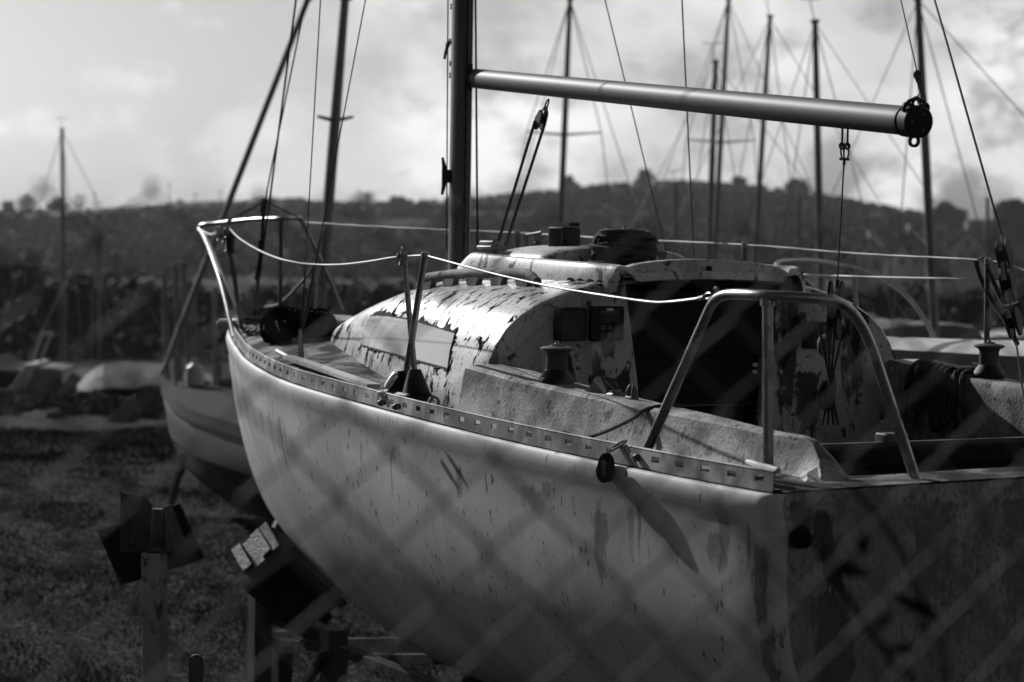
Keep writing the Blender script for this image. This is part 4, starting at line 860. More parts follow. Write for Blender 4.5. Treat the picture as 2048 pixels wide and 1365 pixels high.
# woods: hillside scrub, the bank behind the boats
cen, rad = [], []
while len(cen) < 3600:
    x = rng.uniform(-230, 230); y = rng.uniform(390, 795); px = 1024+FPX*x/y; py = HOR-FPX*(hz(x, y)-EYE)/y
    if px < -150 or px > 2200: continue
    f = (90 < px < 520 and py < RID(1024+FPX*x/RY)+22) or (560 < px < 880 and 440 < py < 472) or (930 < px < 1300 and 425 < py < 445)
    if f: continue
    if py < RID(px)+14:
        if rng.random() < .62: continue
        r = rng.uniform(.5, 1.5); cen.append((x, y, hz(x, y)+r*.3)); rad.append(r); continue
    r = rng.uniform(1.6, 4.2)*(.4 if py < RID(px)+25 else 1); cen.append((x, y, hz(x, y)+r*.35)); rad.append(r)
w = card_obj('hillside_woods', cards(cen, rad, 150000, .85, rng, .6), LEAF); tag(w, kind='stuff')
cen, rad = [], []
BT_ = cr([(-300, 500), (40, 505), (90, 545), (150, 570), (230, 540), (330, 528), (420, 560), (560, 555), (700, 560), (900, 540), (1200, 560), (1500, 560), (1800, 560), (2100, 545), (2400, 540)])
for k in range(420):
    px = rng.uniform(-250, 2300); d = rng.uniform(92, 135); top_ = BT_(px)+rng.uniform(-10, 45); base = 745
    b = at_d(px, base, d); t = at_d(px, top_, d); H = t.z-gz(b.x, b.y)
    for j in range(5):
        r = H*rng.uniform(.12, .24); cen.append((b.x+rng.normal()*.9, b.y+rng.normal()*1.5, gz(b.x, b.y)+H*rng.uniform(.1, .95)-r*.6)); rad.append(r)
w = card_obj('bank_woods', cards(cen, rad, 150000, .19, rng), LEAFL); tag(w, kind='stuff')
cen, rad = [], []
for k in range(260):                              # dark scrub along the edge of the grass
    px = rng.uniform(-200, 560); d = rng.uniform(35, 44); b = at_d(px, 820, d); r = rng.uniform(.10, .26); cen.append((b.x, b.y, gz(b.x, b.y)+r*.15)); rad.append(r)
w = card_obj('scrub', cards(cen, rad, 50000, .032, rng, .6), LEAF); tag(w, kind='stuff')
# grass blades
n = 170000
d = 9.5+24*rng.random(n)**1.25; px = rng.uniform(-80, 1150, n); gx = (px-1024)/FPX*d; gy = d
tuft = np.sin(gx*3.1+np.sin(gy*2.2)*2)*np.sin(gy*1.7+gx)+.5*np.sin(gx*7+gy*5)
hh = .008+.016*rng.random(n)+.012*np.clip(tuft, 0, 2); far = (gy > 28.5) & (px < 420); hh = np.where(far, hh*2.4, hh)
gzz = np.array([gz(a, b) for a, b in zip(gx, gy)])
an = rng.uniform(0, 6.28, n); wd = .0022+.0002*d; dx, dy = np.cos(an)*wd, np.sin(an)*wd; lx, ly = rng.normal(size=n)*hh*.7, rng.normal(size=n)*hh*.7
v = np.stack([np.stack([gx-dx, gy-dy, gzz-.01], 1), np.stack([gx+dx, gy+dy, gzz-.01], 1), np.stack([gx+lx+dx*.3, gy+ly, gzz+hh], 1), np.stack([gx+lx-dx*.3, gy+ly, gzz+hh], 1)], 1).reshape(-1, 3)
gr = card_obj('grass', v, mat('grass_blade', .015, .9, spec=.1, layers=[(.8, (1, 1, 1), 6, .4, .6, .018, .9, .3), (30, (1, 1, 1), 3, .58, .7, .12, .5, 0)])); tag(gr, kind='stuff')
RUST = mat('rusty_frame_steel', .022, .9, spec=.05, layers=[(18, (1, 1, 1), 7, .5, .65, .05, .7, .4)])
# ------------------------------------------------------------------ cradle under the bow, jack stands
cr_ = thing('boat_cradle', 'steel cradle with a big timber pad propping the bow of the foreground boat', 'cradle', BM@Matrix.Translation(Vector((5.6, 0, -2.22))))
a = to_boat(at_d(520, 1098, 12.1)); b = to_boat(at_d(656, 1212, 12.5)); d = (b-a).normalized(); vd = BR@Vector((0, 1, 0)); sd = (vd-d*vd.dot(d)).normalized(); up = sd.cross(d); up = up if up.z > 0 else -up
rot = Matrix((d, sd, up)).transposed()
L_ = (b-a).length; mid = (a+b)/2
mb = MB()
for k, (off, dl, th) in enumerate(((.082, .0, .046), (.028, -.02, .058), (-.034, .01, .062), (-.096, -.03, .058))):
    mb.rbox(mid+up*off+d*(dl-.02), (L_-.02*(k % 2), .22-.02*(k % 2), th), .004, rot)
pad = mb.build('bow_pad', TIMB, cr_, boat=True)
mb = MB()
for k, (off, dl, th) in enumerate(((.082, .0, .044), (.028, -.02, .056), (-.034, .01, .060), (-.096, -.03, .056))):
    mb.box(mid+up*off+d*(dl-.02-(L_-.02*(k % 2))/2-.002), (.004, .21-.02*(k % 2), th), rot)
mb.build('end_grain', ENDG, pad, boat=True)
mb = MB(); mb.rbox(mid+up*-.17+d*.13, (L_*1.05, .12, .075), .004, rot); mb.build('pad_channel', RUST, cr_, boat=True)
G0 = -2.215
def post(name, px, py, bb, w, m, y2=None):
    q = on('b', bb, px, py); mb = MB(); mb.box((q.x, q.y, (q.z+G0)/2), (w, w, q.z-G0)); return mb.build(name, m, cr_, boat=True, bevel=.004)
post('post', 521, 1165, .0, .105, PAINTG); post('post', 668, 1258, .02, .11, PAINTG); post('post', 566, 1262, -.5, .09, RUST)
def bar(name, p, q, w, h, m): 
    p, q = Vector(p), Vector(q); d = (q-p).normalized(); s = d.cross(Vector((0, 0, 1))).normalized(); u = s.cross(d); mb = MB(); mb.box((p+q)/2, ((q-p).length, w, h), Matrix((d, s, u)).transposed()); return mb.build(name, m, cr_, boat=True, bevel=.003)
p1 = on('b', -.02, 542, 1284); bar('cross_beam', p1, on('b', -.02, 680, 1296), .08, .05, GALV)
bar('cross_beam', on('b', -.45, 560, 1292), on('b', -.45, 930, 1292), .08, .085, RUST); bar('cross_beam', on('b', -.3, 700, 1318), on('b', -.3, 960, 1318), .09, .05, GALV)
bar('brace', on('b', -.05, 540, 1232), on('b', -.05, 650, 1280), .05, .06, RUST); bar('brace', on('b', .1, 690, 1302), on('b', .1, 900, 1385), .07, .05, GALV); bar('brace', on('b', .1, 650, 1310), on('b', .1, 590, 1400), .04, .04, RUST)
mb = MB(); mb.box((3.2, 0, -2.2), (1.3, .4, .05)); mb.box((3.2, 0, -2.235), (1.6, .5, .05)); mb.box((4.9, 0, -2.17), (2.6, .10, .08)); mb.build('keel_block', TIMB, cr_, boat=True)
for sg in (1, -1):                                # props that carry the bilge, below the frame edge
    mb = MB(); mb.tube([(1.2, 1.25*sg, G0), (1.2, .92*sg, -.86)], .035, 10); mb.box((1.2, .93*sg, -.83), (.3, .16, .06), Matrix.Rotation(sg*.75, 3, 'X')); mb.build('side_prop', RUST, cr_, boat=True)
D_ = 10.4
js = at_d(308, 1365, D_); js.z = gz(js.x, js.y)
jr = thing('boat_stand', 'tall empty jack stand with a tilted dark pad on its post, standing on the grass', 'boat stand', Matrix.Translation(js))
def W2(px, py, dd=0): return at_d(px, py, D_+dd)
mb = MB(); t_ = W2(309, 1105); rz = Matrix.Rotation(R(-17), 3, 'Z')
mb.box(((t_.x+js.x)/2, t_.y, (t_.z+js.z)/2), (.088, .088, t_.z-js.z), rz); mb.build('post', mat('grey_painted_post', .30, .6, layers=[(14, (1, 1, .6), 9, .55, .62, .05, .8, .5)]), jr, bevel=.005)
mb = MB(); mb.tube([W2(310, 1115), W2(315, 1018)], .026, 12)
for k in range(14): mb.torus(W2(310+k*.35, 1108-6.5*k), .026, .0035, (0, 0, 1), 14, 6)
mb.rbox(W2(318, 1097), (.12, .10, .02), .008); mb.build('screw', DULL, jr)
u = (W2(358, 1008, .08)-W2(193, 1062, .08)); vv = (W2(242, 1172, .08)-W2(193, 1062, .08)); cc = W2(193, 1062, .08)
mb = MB(); nn = u.cross(vv).normalized()*.05; nn = nn if nn.y > 0 else -nn
mb.prism([cc, cc+u, cc+u+vv, cc+vv], nn); mb.build('pad', TIMB, jr, bevel=.004)
mb = MB(); mb.prism([W2(241, 984, -.07), W2(279, 993, -.05), W2(285, 990, -.05), W2(303, 1010, -.05), W2(301, 1060, -.05), W2(299, 1098, -.05), W2(290, 1106, -.05), W2(240, 1104, -.07)], (.003, .006, 0)); mb.build('side_plate', PAINTG, jr)
mb = MB(); mb.prism([W2(327, 1015, -.05), W2(342, 1008, .0), W2(372, 1088, .0), W2(352, 1112, -.04), W2(333, 1094, -.06)], (.0, .006, 0)); mb.build('side_plate', DULL, jr)
mb = MB()
for p in ((264, 1008), (263, 1094)): mb.lathe(W2(*p, -.068), [(.014, -.004), (.014, .004)], 6, axis=(0, 1, 0))
mb.build('bolt', BLACK, jr)
b = at_d(392, 1330, 9.6); gzb = gz(b.x, b.y); mb = MB(); pts = [Vector((b.x+.03*math.cos(math.pi*k/10), b.y, b.z+.012+.03*math.sin(math.pi*k/10))) for k in range(11)]+[Vector((b.x-.045, b.y, gzb)), Vector((b.x-.0, b.y, gzb))]
mb.prism(pts, (0, .012, 0)); tag(mb.build('steel_bracket', DULL, None), 'flat steel bar with a rounded drilled head standing beside the jack stand', 'bracket')
# ------------------------------------------------------------------ other yachts
PALE = mat('pale_hull', .22, .5, layers=[(4, (1, 1, .3), 5, .5, .75, .12, .5, .2)]); DARKH = mat('dark_hull', .016, .7, spec=.15); MIDH = mat('grey_hull', .10, .5)
ANTI = mat('antifouling', .008, .95, spec=.1); PDECK = mat('pale_deck', .50, .5, layers=[(8, (1, 1, 1), 5, .5, .7, .3, .6, 0)]); WHB = mat('white_paint_boat', .45, .5); GLS = mat('cabin_glass', .03, .15); BMAST = mat('spar_grey', .14, .5, .4); STAY = mat('stay_wire', .22, .5, .3); SAIL = mat('furled_sail_cover', .05, .8)
def low_rows(k=1.0):
    rows = []
    for t in (0, .03, .5, 1.2, 2, 3, 4, 4.8, 5.5, 6.0, 6.4, 6.7, 6.9, 7.02):
        p = section(t, 0, n=9, roll=False); rows.append([(t, b, z) for b, z in p]+[(t, -b, z) for b, z in reversed(p[:-1])])
    return rows
def yacht(label, base, head, k=1.1, deck_h=1.9, hm=PALE, mast=None, mr=.05, spreaders=(), boomdir=True, cabin=True, stays=True, wl=-.42, group='yachts laid up ashore behind', pulpit=False, name='laid_up_yacht', cover=None, rake=(0, 0)):
    base = Vector(base); g = gz(base.x, base.y); th = R(head)
    Fv = Vector((-math.sin(th), math.cos(th), 0)); Lv = Vector((-math.cos(th), -math.sin(th), 0))
    O_ = Vector((base.x, base.y, g+deck_h)); X = lambda t, b, z: O_+Fv*(t-4.26)*k+Lv*b*k+Vector((0, 0, z*k))
    r = thing(name, label, 'yacht', Matrix.Translation(Vector((base.x, base.y, g))), group)
    up_, lo_ = MB(), MB(); rows = low_rows(); N = len(rows[0])
    def zcut(row, z): return [(t, b, max(zz, z)) for t, b, zz in row]
    up_.grid([[X(*p) for p in row] for row in rows])
    up_.add([X(*p) for p in rows[0]], [tuple(range(N))]); hb = up_.build('hull', hm, r, ang=60)
    under = []
    for row in rows:
        zmin = min(q[2] for q in row)
        if zmin > wl-.02: continue
        side = row[:N//2+1]; zz = [q[2] for q in side]; bb = [q[1] for q in side]; bw = float(np.interp(-wl, [-z for z in zz], bb)); seg = []
        for j in range(8):
            z = wl+(zmin-wl)*(j/7)**.8; b = float(np.interp(-z, [-q for q in zz], bb)); seg.append((row[0][0], b*1.01+.004 if j < 7 else 0., z-.004*(j == 7)))
        under.append([X(*q) for q in seg]+[X(t, -b, z) for t, b, z in reversed(seg[:-1])])
    lo_.grid(under); lo_.build('underbody', ANTI, hb, ang=60)
    mb = MB(); mb.grid([[X(t, Bt(t)*f, zs(t)+.04*(1-f*f)+.002) for f in (1, .6, .2, -.2, -.6, -1)] for t in (0, 1, 2, 3, 4, 5, 5.8, 6.4, 6.8, 7.02)]); mb.build('deck', PDECK if name == 'neighbouring_yacht' else SLOT, r, ang=60)
    mb = MB(); mb.prism([X(2.6, -.06, -1.0), X(4.1, -.06, -1.0), X(3.9, -.05, -deck_h/k), X(2.8, -.05, -deck_h/k)], Lv*.12*k); mb.build('keel', ANTI, r)
    for t, sg in ((1.3, 1), (1.3, -1), (5.0, 1), (5.0, -1)):
        B = Bt(t); mb = MB(); e = X(t, B*sg*1.15, 0); e.z = gz(e.x, e.y)-.02; mb.tube([e, X(t, B*sg*.80, -.62 if t < 3 else -.55)], .035, 6); mb.build('prop', DULL, r)
    if cabin:
        mb = MB(); gg = []
        for t, w, hh in ((2.1, .82, .42), (2.2, .84, .44), (3.2, .74, .44), (4.0, .60, .38), (4.7, .44, .24), (5.1, .32, .05)):
            gg.append([X(t, w*c, .03+hh*s) for c, s in ((1, 0), (.94, .6), (.78, .9), (.4, 1), (-.4, 1), (-.78, .9), (-.94, .6), (-1, 0))])
        mb.grid(gg); mb.add(gg[0], [tuple(range(8))]); cb = mb.build('cabin', MIDH, r, ang=40)
        for sg in (1, -1): mb = MB(); mb.add([X(2.5, .82*sg, .17), X(3.9, .63*sg, .17), X(3.85, .61*sg, .28), X(2.5, .79*sg, .32)], [(0, 1, 2, 3)]); mb.build('window', GLS, cb)
    if mast:
        (xt, yt), (xb, yb), dd = mast; p1 = at_d(xt, yt, dd); p0 = at_d(xb, yb, dd); dv = (p1-p0).normalized()
        zb = O_.z+.42*k; p0 = p0+dv*((zb-p0.z)/dv.z); L = (p1-p0).length
        mb = MB(); mb.tube([p0, p0.lerp(p1, .6), p1], [mr, mr, mr*.75], 10)
        mb.tube([p1, p1+dv*.04], mr*1.25, 8); ms_ = mb.build('mast', BMAST, r); tops = p1
        if yt > 0:
            mb = MB(); mb.tube([p1, p1+Vector((-.06, .05, .30)), p1+Vector((-.2, .05, .33))], .008, 5); mb.tube([p1+Vector((-.06, .05, .30)), p1+Vector((.12, .03, .34))], .008, 5); mb.build('wind_vane', BMAST, ms_)
        sp_ends = []
        for sy, hw in spreaders:
            c = p0.lerp(p1, (sy-yb)/(yt-yb)) if False else at_d(xb+(xt-xb)*(sy-yb)/(yt-yb), sy, dd)
            w_ = hw*dd/FPX; mb = MB(); ax = Vector((math.cos(th), math.sin(th), 0)); ax = Vector((1, .35, 0)).normalized()
            for sg in (1, -1): e = c+ax*sg*w_/ax.x+Vector((0, 0, .04)); mb.tube([c, e], [mr*.45, mr*.28], 6); sp_ends.append((sg, e))
            mb.build('spreader', BMAST, ms_)
        if stays:
            sw = .0045+dd*.00009
            mb = MB(); mb.tube([tops, X(6.95, 0, .2)], sw, 4); mb.build('forestay', STAY, r); mb = MB(); mb.tube([tops, X(.05, 0, .1)], sw, 4); mb.build('backstay', STAY, r)
            for sg in (1, -1):
                mb = MB(); pe = X(4.0, Bt(4)*.95*sg, .05); near = [e for s2, e in sp_ends if (e-pe).length < 99 and ((e-p0).dot(Lv) > 0) == (sg > 0)]
                mb.tube([tops]+near[:1]+[pe], sw, 4); mb.build('shroud', STAY, r)
        if boomdir:
            q = p0+dv*(.75*k); mb = MB(); mb.tube([q, q-Fv*2.9*k+Vector((0, 0, .05))], .045*k, 8); bm_ = mb.build('boom', BMAST, r)
            if cover: mb = MB(); mb.tube([q-Fv*.1+Vector((0, 0, .10)), q-Fv*1.2*k+Vector((0, 0, .15)), q-Fv*2.8*k+Vector((0, 0, .11))], [.17*k, .14*k, .06*k], 10); mb.build('sail_cover', SAIL, bm_)
    return r, X
# pale hull on props left of the bow, with a raked furled genoa
bw_ = at_d(322, 782, 25.0); hd = R(32); wb = bw_-Vector((-math.sin(hd), math.cos(hd), 0))*2.76*.85
r_, X_ = yacht('grey hulled yacht with dark bottom on props left of the foreground bow, its forestay furled', wb, 32, .85, 1.13, mat('dull_grey_hull', .15, .6, spec=.3), ((690, 0), (652, 470), 22.4), .055, ((242, 35),), stays=False, wl=-.50, cabin=False, boomdir=False)
mb = MB(); p0 = X_(6.98, 0, .25); p1 = at_d(615, 0, 23.2); mb.tube([p0, p0.lerp(p1, .12), p0.lerp(p1, .6), p1], [.022, .036, .033, .03], 8); mb.tube([p1, p1+(p1-p0)*.6], [.042, .03], 8); mb.build('furled_sail', mat('furled_sail_cloth', .20, .8), r_)
mb = MB(); mb.grid([[X_(t, Bt(t)*1.01+.006, zs(t)-dz) for dz in (.0, .13)] for t in (1, 2, 3, 4, 5, 5.8, 6.4, 6.8, 7.0)]); mb.build('sheer_stripe', DARKH, r_)
mb = MB(); q = at_d(390, 752, 24.2); mb.lathe(q-Vector((0, 0, .13)), [(.02, 0), (.09, .04), (.10, .13), (.09, .22), (.03, .27), (.02, .32)], 14); mb.build('fender', WHB, r_)
for k, (px, py) in enumerate(((352, 770), (440, 790))): mb = MB(); a = at_d(px, py+20, 24.3); mb.tube([a, a+Vector((0, 0, .42))], .014, 6); mb.build('stanchion', DULL, r_)
# yachts on the right, mostly hidden behind the foreground boat: only masts show
def mast_yacht(label, xt, yt, xb, yb, dd, wpx, head, **kw):
    b = at_d(xb+(xb-xt)*(760-yb)/max(yb-yt, 1), 760, dd); b.z = 0
    return yacht(label, b, head, kw.pop('k', 1.1), kw.pop('deck_h', 1.15), boomdir=False, mast=((xt, yt), (xb, yb), dd), mr=wpx*dd/FPX/2, **kw)
mast_yacht('yacht with a dark mast and wide spreaders behind the cabin roof', 1140, 0, 1120, 470, 34, 13, 20, spreaders=((270, 75),), hm=MIDH)
mast_yacht('yacht with the short dark topped mast in the cluster of masts', 1431, 126, 1419, 490, 38, 13, 40, hm=DARKH)
mast_yacht('yacht whose mast leans right at the top, behind the short dark topped mast', 1457, 0, 1430, 490, 40, 11, 30, hm=MIDH, spreaders=((285, 70),))
mast_yacht('yacht with a slender mast with a hooked top', 1540, 36, 1512, 480, 36, 11, 35, hm=DARKH)
mast_yacht('yacht with a thick dark mast topped by a wind vane', 1630, 46, 1640, 480, 31, 15, 25, hm=MIDH)
mast_yacht('yacht with a tall grey mast standing behind the boom end', 1836, 0, 1868, 640, 26, 18, 35, hm=MIDH)
mast_yacht('yacht with a dark mast end poking over the hill at the far right', 1975, 400, 1978, 560, 60, 10, 40, hm=DARKH, stays=False)
mast_yacht('yacht with a very short pale mast behind the companionway', 1598, 396, 1597, 560, 44, 9, 10, hm=PALE, stays=False)
mast_yacht('yacht with a short pale mast left of the mast cluster', 1352, 372, 1350, 560, 48, 10, 15, hm=MIDH, stays=False)
mast_yacht('yacht with a single bare mast standing clear of the hill at the left', 124, 260, 130, 780, 62, 9, 75, hm=DARKH, deck_h=.38, k=.8, cabin=False)
mast_yacht('yacht with a dark mast low against the wood at the left', 197, 432, 198, 760, 58, 7, 70, hm=DARKH, deck_h=.35, k=.8, cabin=False, spreaders=((602, 12),), stays=True)
for x0, y0, x1, w, l in ((328, 552, 338, 12, 'leftmost pale spar of the cluster standing behind the grey hull'), (350, 535, 362, 12, 'tallest pale spar of the cluster behind the grey hull'), (366, 530, 384, 12, 'leaning pale spar of the cluster behind the grey hull'), (388, 600, 394, 9, 'short pale spar between the leaning spar and the bow'), (431, 580, 431, 9, 'pale spar standing alone just left of the foreground bow')):
    p1 = at_d(x0, y0, 40); p0 = at_d(x1, 790, 40); p0.z = gz(p0.x, p0.y); mb = MB(); mb.tube([p0, p1], w*40/FPX/2, 8); mb.tube([p1, p1+Vector((0, 0, .05))], w*40/FPX/2*1.25, 8); tag(mb.build('upright_spar', BMAST, None), l, 'spar', 'spars stood upright among the boats')
# close neighbour beyond the starboard side
nb = at_d(2300, 720, 13.4)
r_, X_ = yacht('neighbouring yacht with a pale flat deck and a bow pulpit, beyond the far coaming', (nb.x-.15, nb.y, 0), 84, 1.0, 2.17, PALE, None, cabin=False, name='neighbouring_yacht')
mb = MB(); q = [at_d(x, y, d) for x, y, d in ((1690, 640, 12.9), (1612, 565, 12.9), (1572, 545, 12.95), (1553, 530, 13.1), (1575, 523, 13.4), (1640, 524, 13.7), (1710, 538, 13.9), (1770, 560, 14.), (1820, 600, 14.), (1855, 650, 14.), (1884, 706, 14.))]; mb.tube(spline(q, 6), .0155, 8); mb.tube([at_d(1706, 537, 13.85), at_d(1715, 640, 13.85)], .013, 8); mb.build('pulpit', STEEL, r_)
# motor cruiser and sheeted boat at the far left
cb = at_d(70, 795, 52); g_ = gz(cb.x, cb.y)
r = thing('motor_cruiser', 'white motor cruiser with a raked windscreen at the far left below the wood', 'motor boat', Matrix.Translation(Vector((cb.x, cb.y, g_))))
k = 52/FPX
def C(px, py, dy=0): return at_d(px, py, 52+dy)
mb = MB(); mb.prism([C(-60, 800, -1), C(-40, 830, -1), C(140, 830, -1), C(160, 795, -1), C(20, 785, -1)], (0, 2.2, 0)); mb.build('hull', DARKH, r, bevel=.03)
mb = MB(); mb.prism([C(8, 790, -.7), C(30, 762, -.7), C(48, 730, -.7), C(70, 728, -.7), C(58, 765, -.7), C(45, 792, -.7)], (0, 1.6, 0)); mb.build('windscreen_frame', WHB, r, bevel=.02)
mb = MB(); mb.prism([C(45, 792, -.6), C(68, 735, -.6), C(122, 738, -.6), C(130, 790, -.6)], (0, 1.5, 0)); cbn = mb.build('cabin', MIDH, r, bevel=.02)
mb = MB(); mb.prism([C(72, 745, -.63), C(115, 747, -.63), C(118, 768, -.63), C(66, 766, -.63)], (0, .02, 0)); mb.build('window', GLS, cbn)
mb = MB()
for x0, x1 in ((62, 84), (78, 102)): mb.tube([C(x0, 730), C(x1, 668)], .03, 6)
mb.tube([C(80, 668), C(106, 668)], .05, 6); mb.build('gantry', WHB, r)
tb = at_d(245, 800, 45); r = thing('sheeted_boat', 'boat under a pale ridged tarpaulin at the left beyond the grass', 'boat', Matrix.Translation(Vector((tb.x, tb.y, gz(tb.x, tb.y)))))
C2 = lambda px, py, dy=0: at_d(px, py, 45+dy)
mb = MB(); mb.prism([C2(150, 782, -.8), C2(170, 812, -.7), C2(330, 812, -.7), C2(352, 770, -.8)], (0, 1.8, 0)); mb.build('hull', DARKH, r, bevel=.03)
mb = MB(); gg = []
for f in np.linspace(0, 1, 12):
    xa = 155+190*f; yt = 727+2*math.sin(f*9); ye = 782-12*f+2*math.sin(f*14)
    if f < .01: yt = 770
    elif f < .25: yt = 770-43*(f/.25)**.8
    gg.append([C2(xa, ye, -1.0), C2(xa, (ye+yt)/2+3*math.sin(f*20), -.6), C2(xa, yt, 0), C2(xa, (ye+yt)/2, .6), C2(xa, ye, 1.0)])
mb.grid(gg); mb.add(gg[0], [(0, 1, 2, 3, 4)]); mb.add(gg[-1], [(0, 1, 2, 3, 4)]); mb.build('tarpaulin', mat('pale_tarpaulin', .12, .8, spec=.1, layers=[(2, (1, 1, 1), 5, .45, .7, .3, .6, .3)]), r, ang=12)
for (x0, x1, yt, yb, dd, l) in ((128, 168, 744, 790, 47, 'small grey wrapped dinghy between the cruiser and the sheeted boat'), (372, 425, 752, 800, 47, 'low boat under a dull cover behind the grey hull')):
    C3 = lambda px, py, dy=0: at_d(px, py, dd+dy); xm = (x0+x1)/2; b_ = C3(xm, yb)
    mb = MB(); mb.prism([C3(x0, yb, -.6), C3(x0-4, (yt+yb)/2+6, -.6), C3(x0+10, yt+8, -.5), C3(xm, yt, -.4), C3(x1-6, yt+12, -.5), C3(x1+3, (yt+yb)/2+8, -.6), C3(x1, yb, -.6)], (0, 1.2, 0)); mb.box((b_.x, b_.y, (b_.z+gz(b_.x, b_.y))/2), (.3, .9, abs(b_.z-gz(b_.x, b_.y))+.1)); tag(mb.build('wrapped_dinghy', mat('dull_cover', .16, .7, layers=[(3, (1, 1, 1), 5, .45, .7, .08, .6, .3)]), None, ang=15), l, 'dinghy')
# houses on the far slope
HW = mat('house_render', .42, .8); HR_ = mat('house_slate', .035, .7)
for px, pt, pb, wpx, dd, l in ((1740, 478, 560, 56, 300, 'leftmost pale gabled house on the far slope'), (1818, 466, 560, 66, 310, 'tallest pale gabled house on the far slope, in the middle'), (1936, 460, 545, 70, 320, 'rightmost pale gabled house on the far slope')):
    s = dd/FPX; b = at_d(px, pb, dd); t = at_d(px, pt, dd); W = wpx*s/2; H = (t.z-b.z)
    r = thing('house', l, 'house', Matrix.Translation(b), 'houses on the far slope'); mb = MB(); e = H*.62
    mb.prism([b+Vector((-W, 0, -3)), b+Vector((W, 0, -3)), b+Vector((W, 0, e)), b+Vector((0, 0, H)), b+Vector((-W, 0, e))], (2, 9, 0)); mb.build('wall', HW, r)
    mb = MB()
    for sg in (1, -1): mb.prism([b+Vector((sg*W*1.08, -.2, e-.06*H)), b+Vector((0, -.2, H+.05)), b+Vector((0, -.2, H+.35)), b+Vector((sg*W*1.08, -.2, e+.04*H))], (2, 9.4, 0))
    rf = mb.build('roof', HR_, r); mb = MB(); mb.box(b+Vector((.6, 3, H+.5)), (.7, .7, 1.2)); mb.build('chimney', HW, rf)
    for ox, oz in ((-.4, .38), (.4, .38), (0, .66)): mb = MB(); mb.box(b+Vector((ox*W, -.02, oz*H)), (.55, .06, .9)); mb.build('window', GLS, r)
# ------------------------------------------------------------------ wire fence and weeds close to the camera
fo = Vector((.038, 2.25, EYE+.004)); fx = Vector((math.cos(R(20)), math.sin(R(20)), -.052)).normalized(); fz = (Vector((0, 0, 1))-fx*fx.z).normalized(); fn = fx.cross(fz)
mb = MB(); cw, ch = .0486, .0465; nrow = 33; cols = 64
for i in range(-cols//2, cols//2):
    pts = []
    for j in range(nrow+1):
        zig = (i+j) % 2; sx = (i+zig)*cw
        jx = .003*math.sin(i*1.7+j*.9)+.004*math.sin(i*.6+j*.23); c = fo+fx*(sx+jx)-fz*(j*ch+.003*math.sin(i+j*.4))
        o_ = .0035*(1 if zig else -1); k = .006*(1 if zig else -1)
        pts += [c+fz*.006+fn*o_-fx*k*.6, c+fx*k*.5-fn*o_*.0, c-fz*.006-fn*o_-fx*k*.6]
    mb.tube(pts, .0023, 6)
fm = mb.build('chain_link_fence', mat('fence_wire', .062, .75, 0., spec=.3), None, ang=80); tag(fm, 'galvanised chain link fence in front of everything, out of focus', 'fence')
wd_ = 3.0; WEED = mat('weed_leaf', .012, .9, spec=.1)
rt = at_d(1800, 1365, wd_); rt.z = gz(rt.x, rt.y)
wr = thing('weed', 'dark blurred weed stems with narrow leaves in front of the transom', 'plant', Matrix.Translation(rt))
def WP(x, y, d=0): return at_d(x, y, wd_+d)
mb = MB(); mb.tube(spline([rt, WP(1830, 1500), WP(1790, 1338), WP(1745, 1270), WP(1700, 1200), WP(1656, 1134), WP(1625, 1080)], 5), [.005]*20+[.0045]*11, 6); mb.build('stem', WEED, wr)
mb = MB(); mb.tube(spline([rt+Vector((.05, .05, 0)), WP(1890, 1420, .05), WP(1835, 1190, .08), WP(1805, 1110, .1), WP(1760, 1040, .1), WP(1718, 990, .1)], 5), .0042, 6); mb.build('stem', WEED, wr)
def leaf(a, b, w, dd=0):
    a, b = WP(*a, dd), WP(*b, dd); d = b-a; s = d.cross(Vector((0, 1, .4))).normalized(); mb = MB(); g = []
    for k in range(7):
        f = k/6; ww = w*math.sin(math.pi*min(.98, f*.9+.06)); c = a+d*f+Vector((0, 0, -.008*f*f)); g.append([c-s*ww, c+Vector((0, .003, 0)), c+s*ww])
    mb.grid(g); return mb.build('leaf', WEED, wr)
for a, b, w, dd in (((1650, 1132), (1742, 1138), .011, 0), ((1790, 1190), (1868, 1228), .008, .08), ((1722, 1060), (1728, 1100), .009, .1), ((1745, 1262), (1790, 1215), .006, 0), ((1840, 1240), (1862, 1262), .006, .05), ((1625, 1080), (1600, 1060), .007, 0), ((1718, 990), (1700, 970), .006, .1), ((1775, 1300), (1840, 1290), .007, 0)): leaf(a, b, w*1.05, dd)
mb = MB(); mb.box((0, 640, 12), (2800, 1360, 44)); HZ = bpy.data.materials.new('haze_air'); HZ.use_nodes = True; hn = HZ.node_tree.nodes; hn.remove(hn['Principled BSDF'])
pv = hn.new('ShaderNodeVolumePrincipled'); pv.inputs['Color'].default_value = (.9, .9, .9, 1); pv.inputs['Density'].default_value = .00010; pv.inputs['Anisotropy'].default_value = .3
HZ.node_tree.links.new(pv.outputs[0], hn['Material Output'].inputs['Volume']); tag(mb.build('haze', HZ, None), kind='stuff')
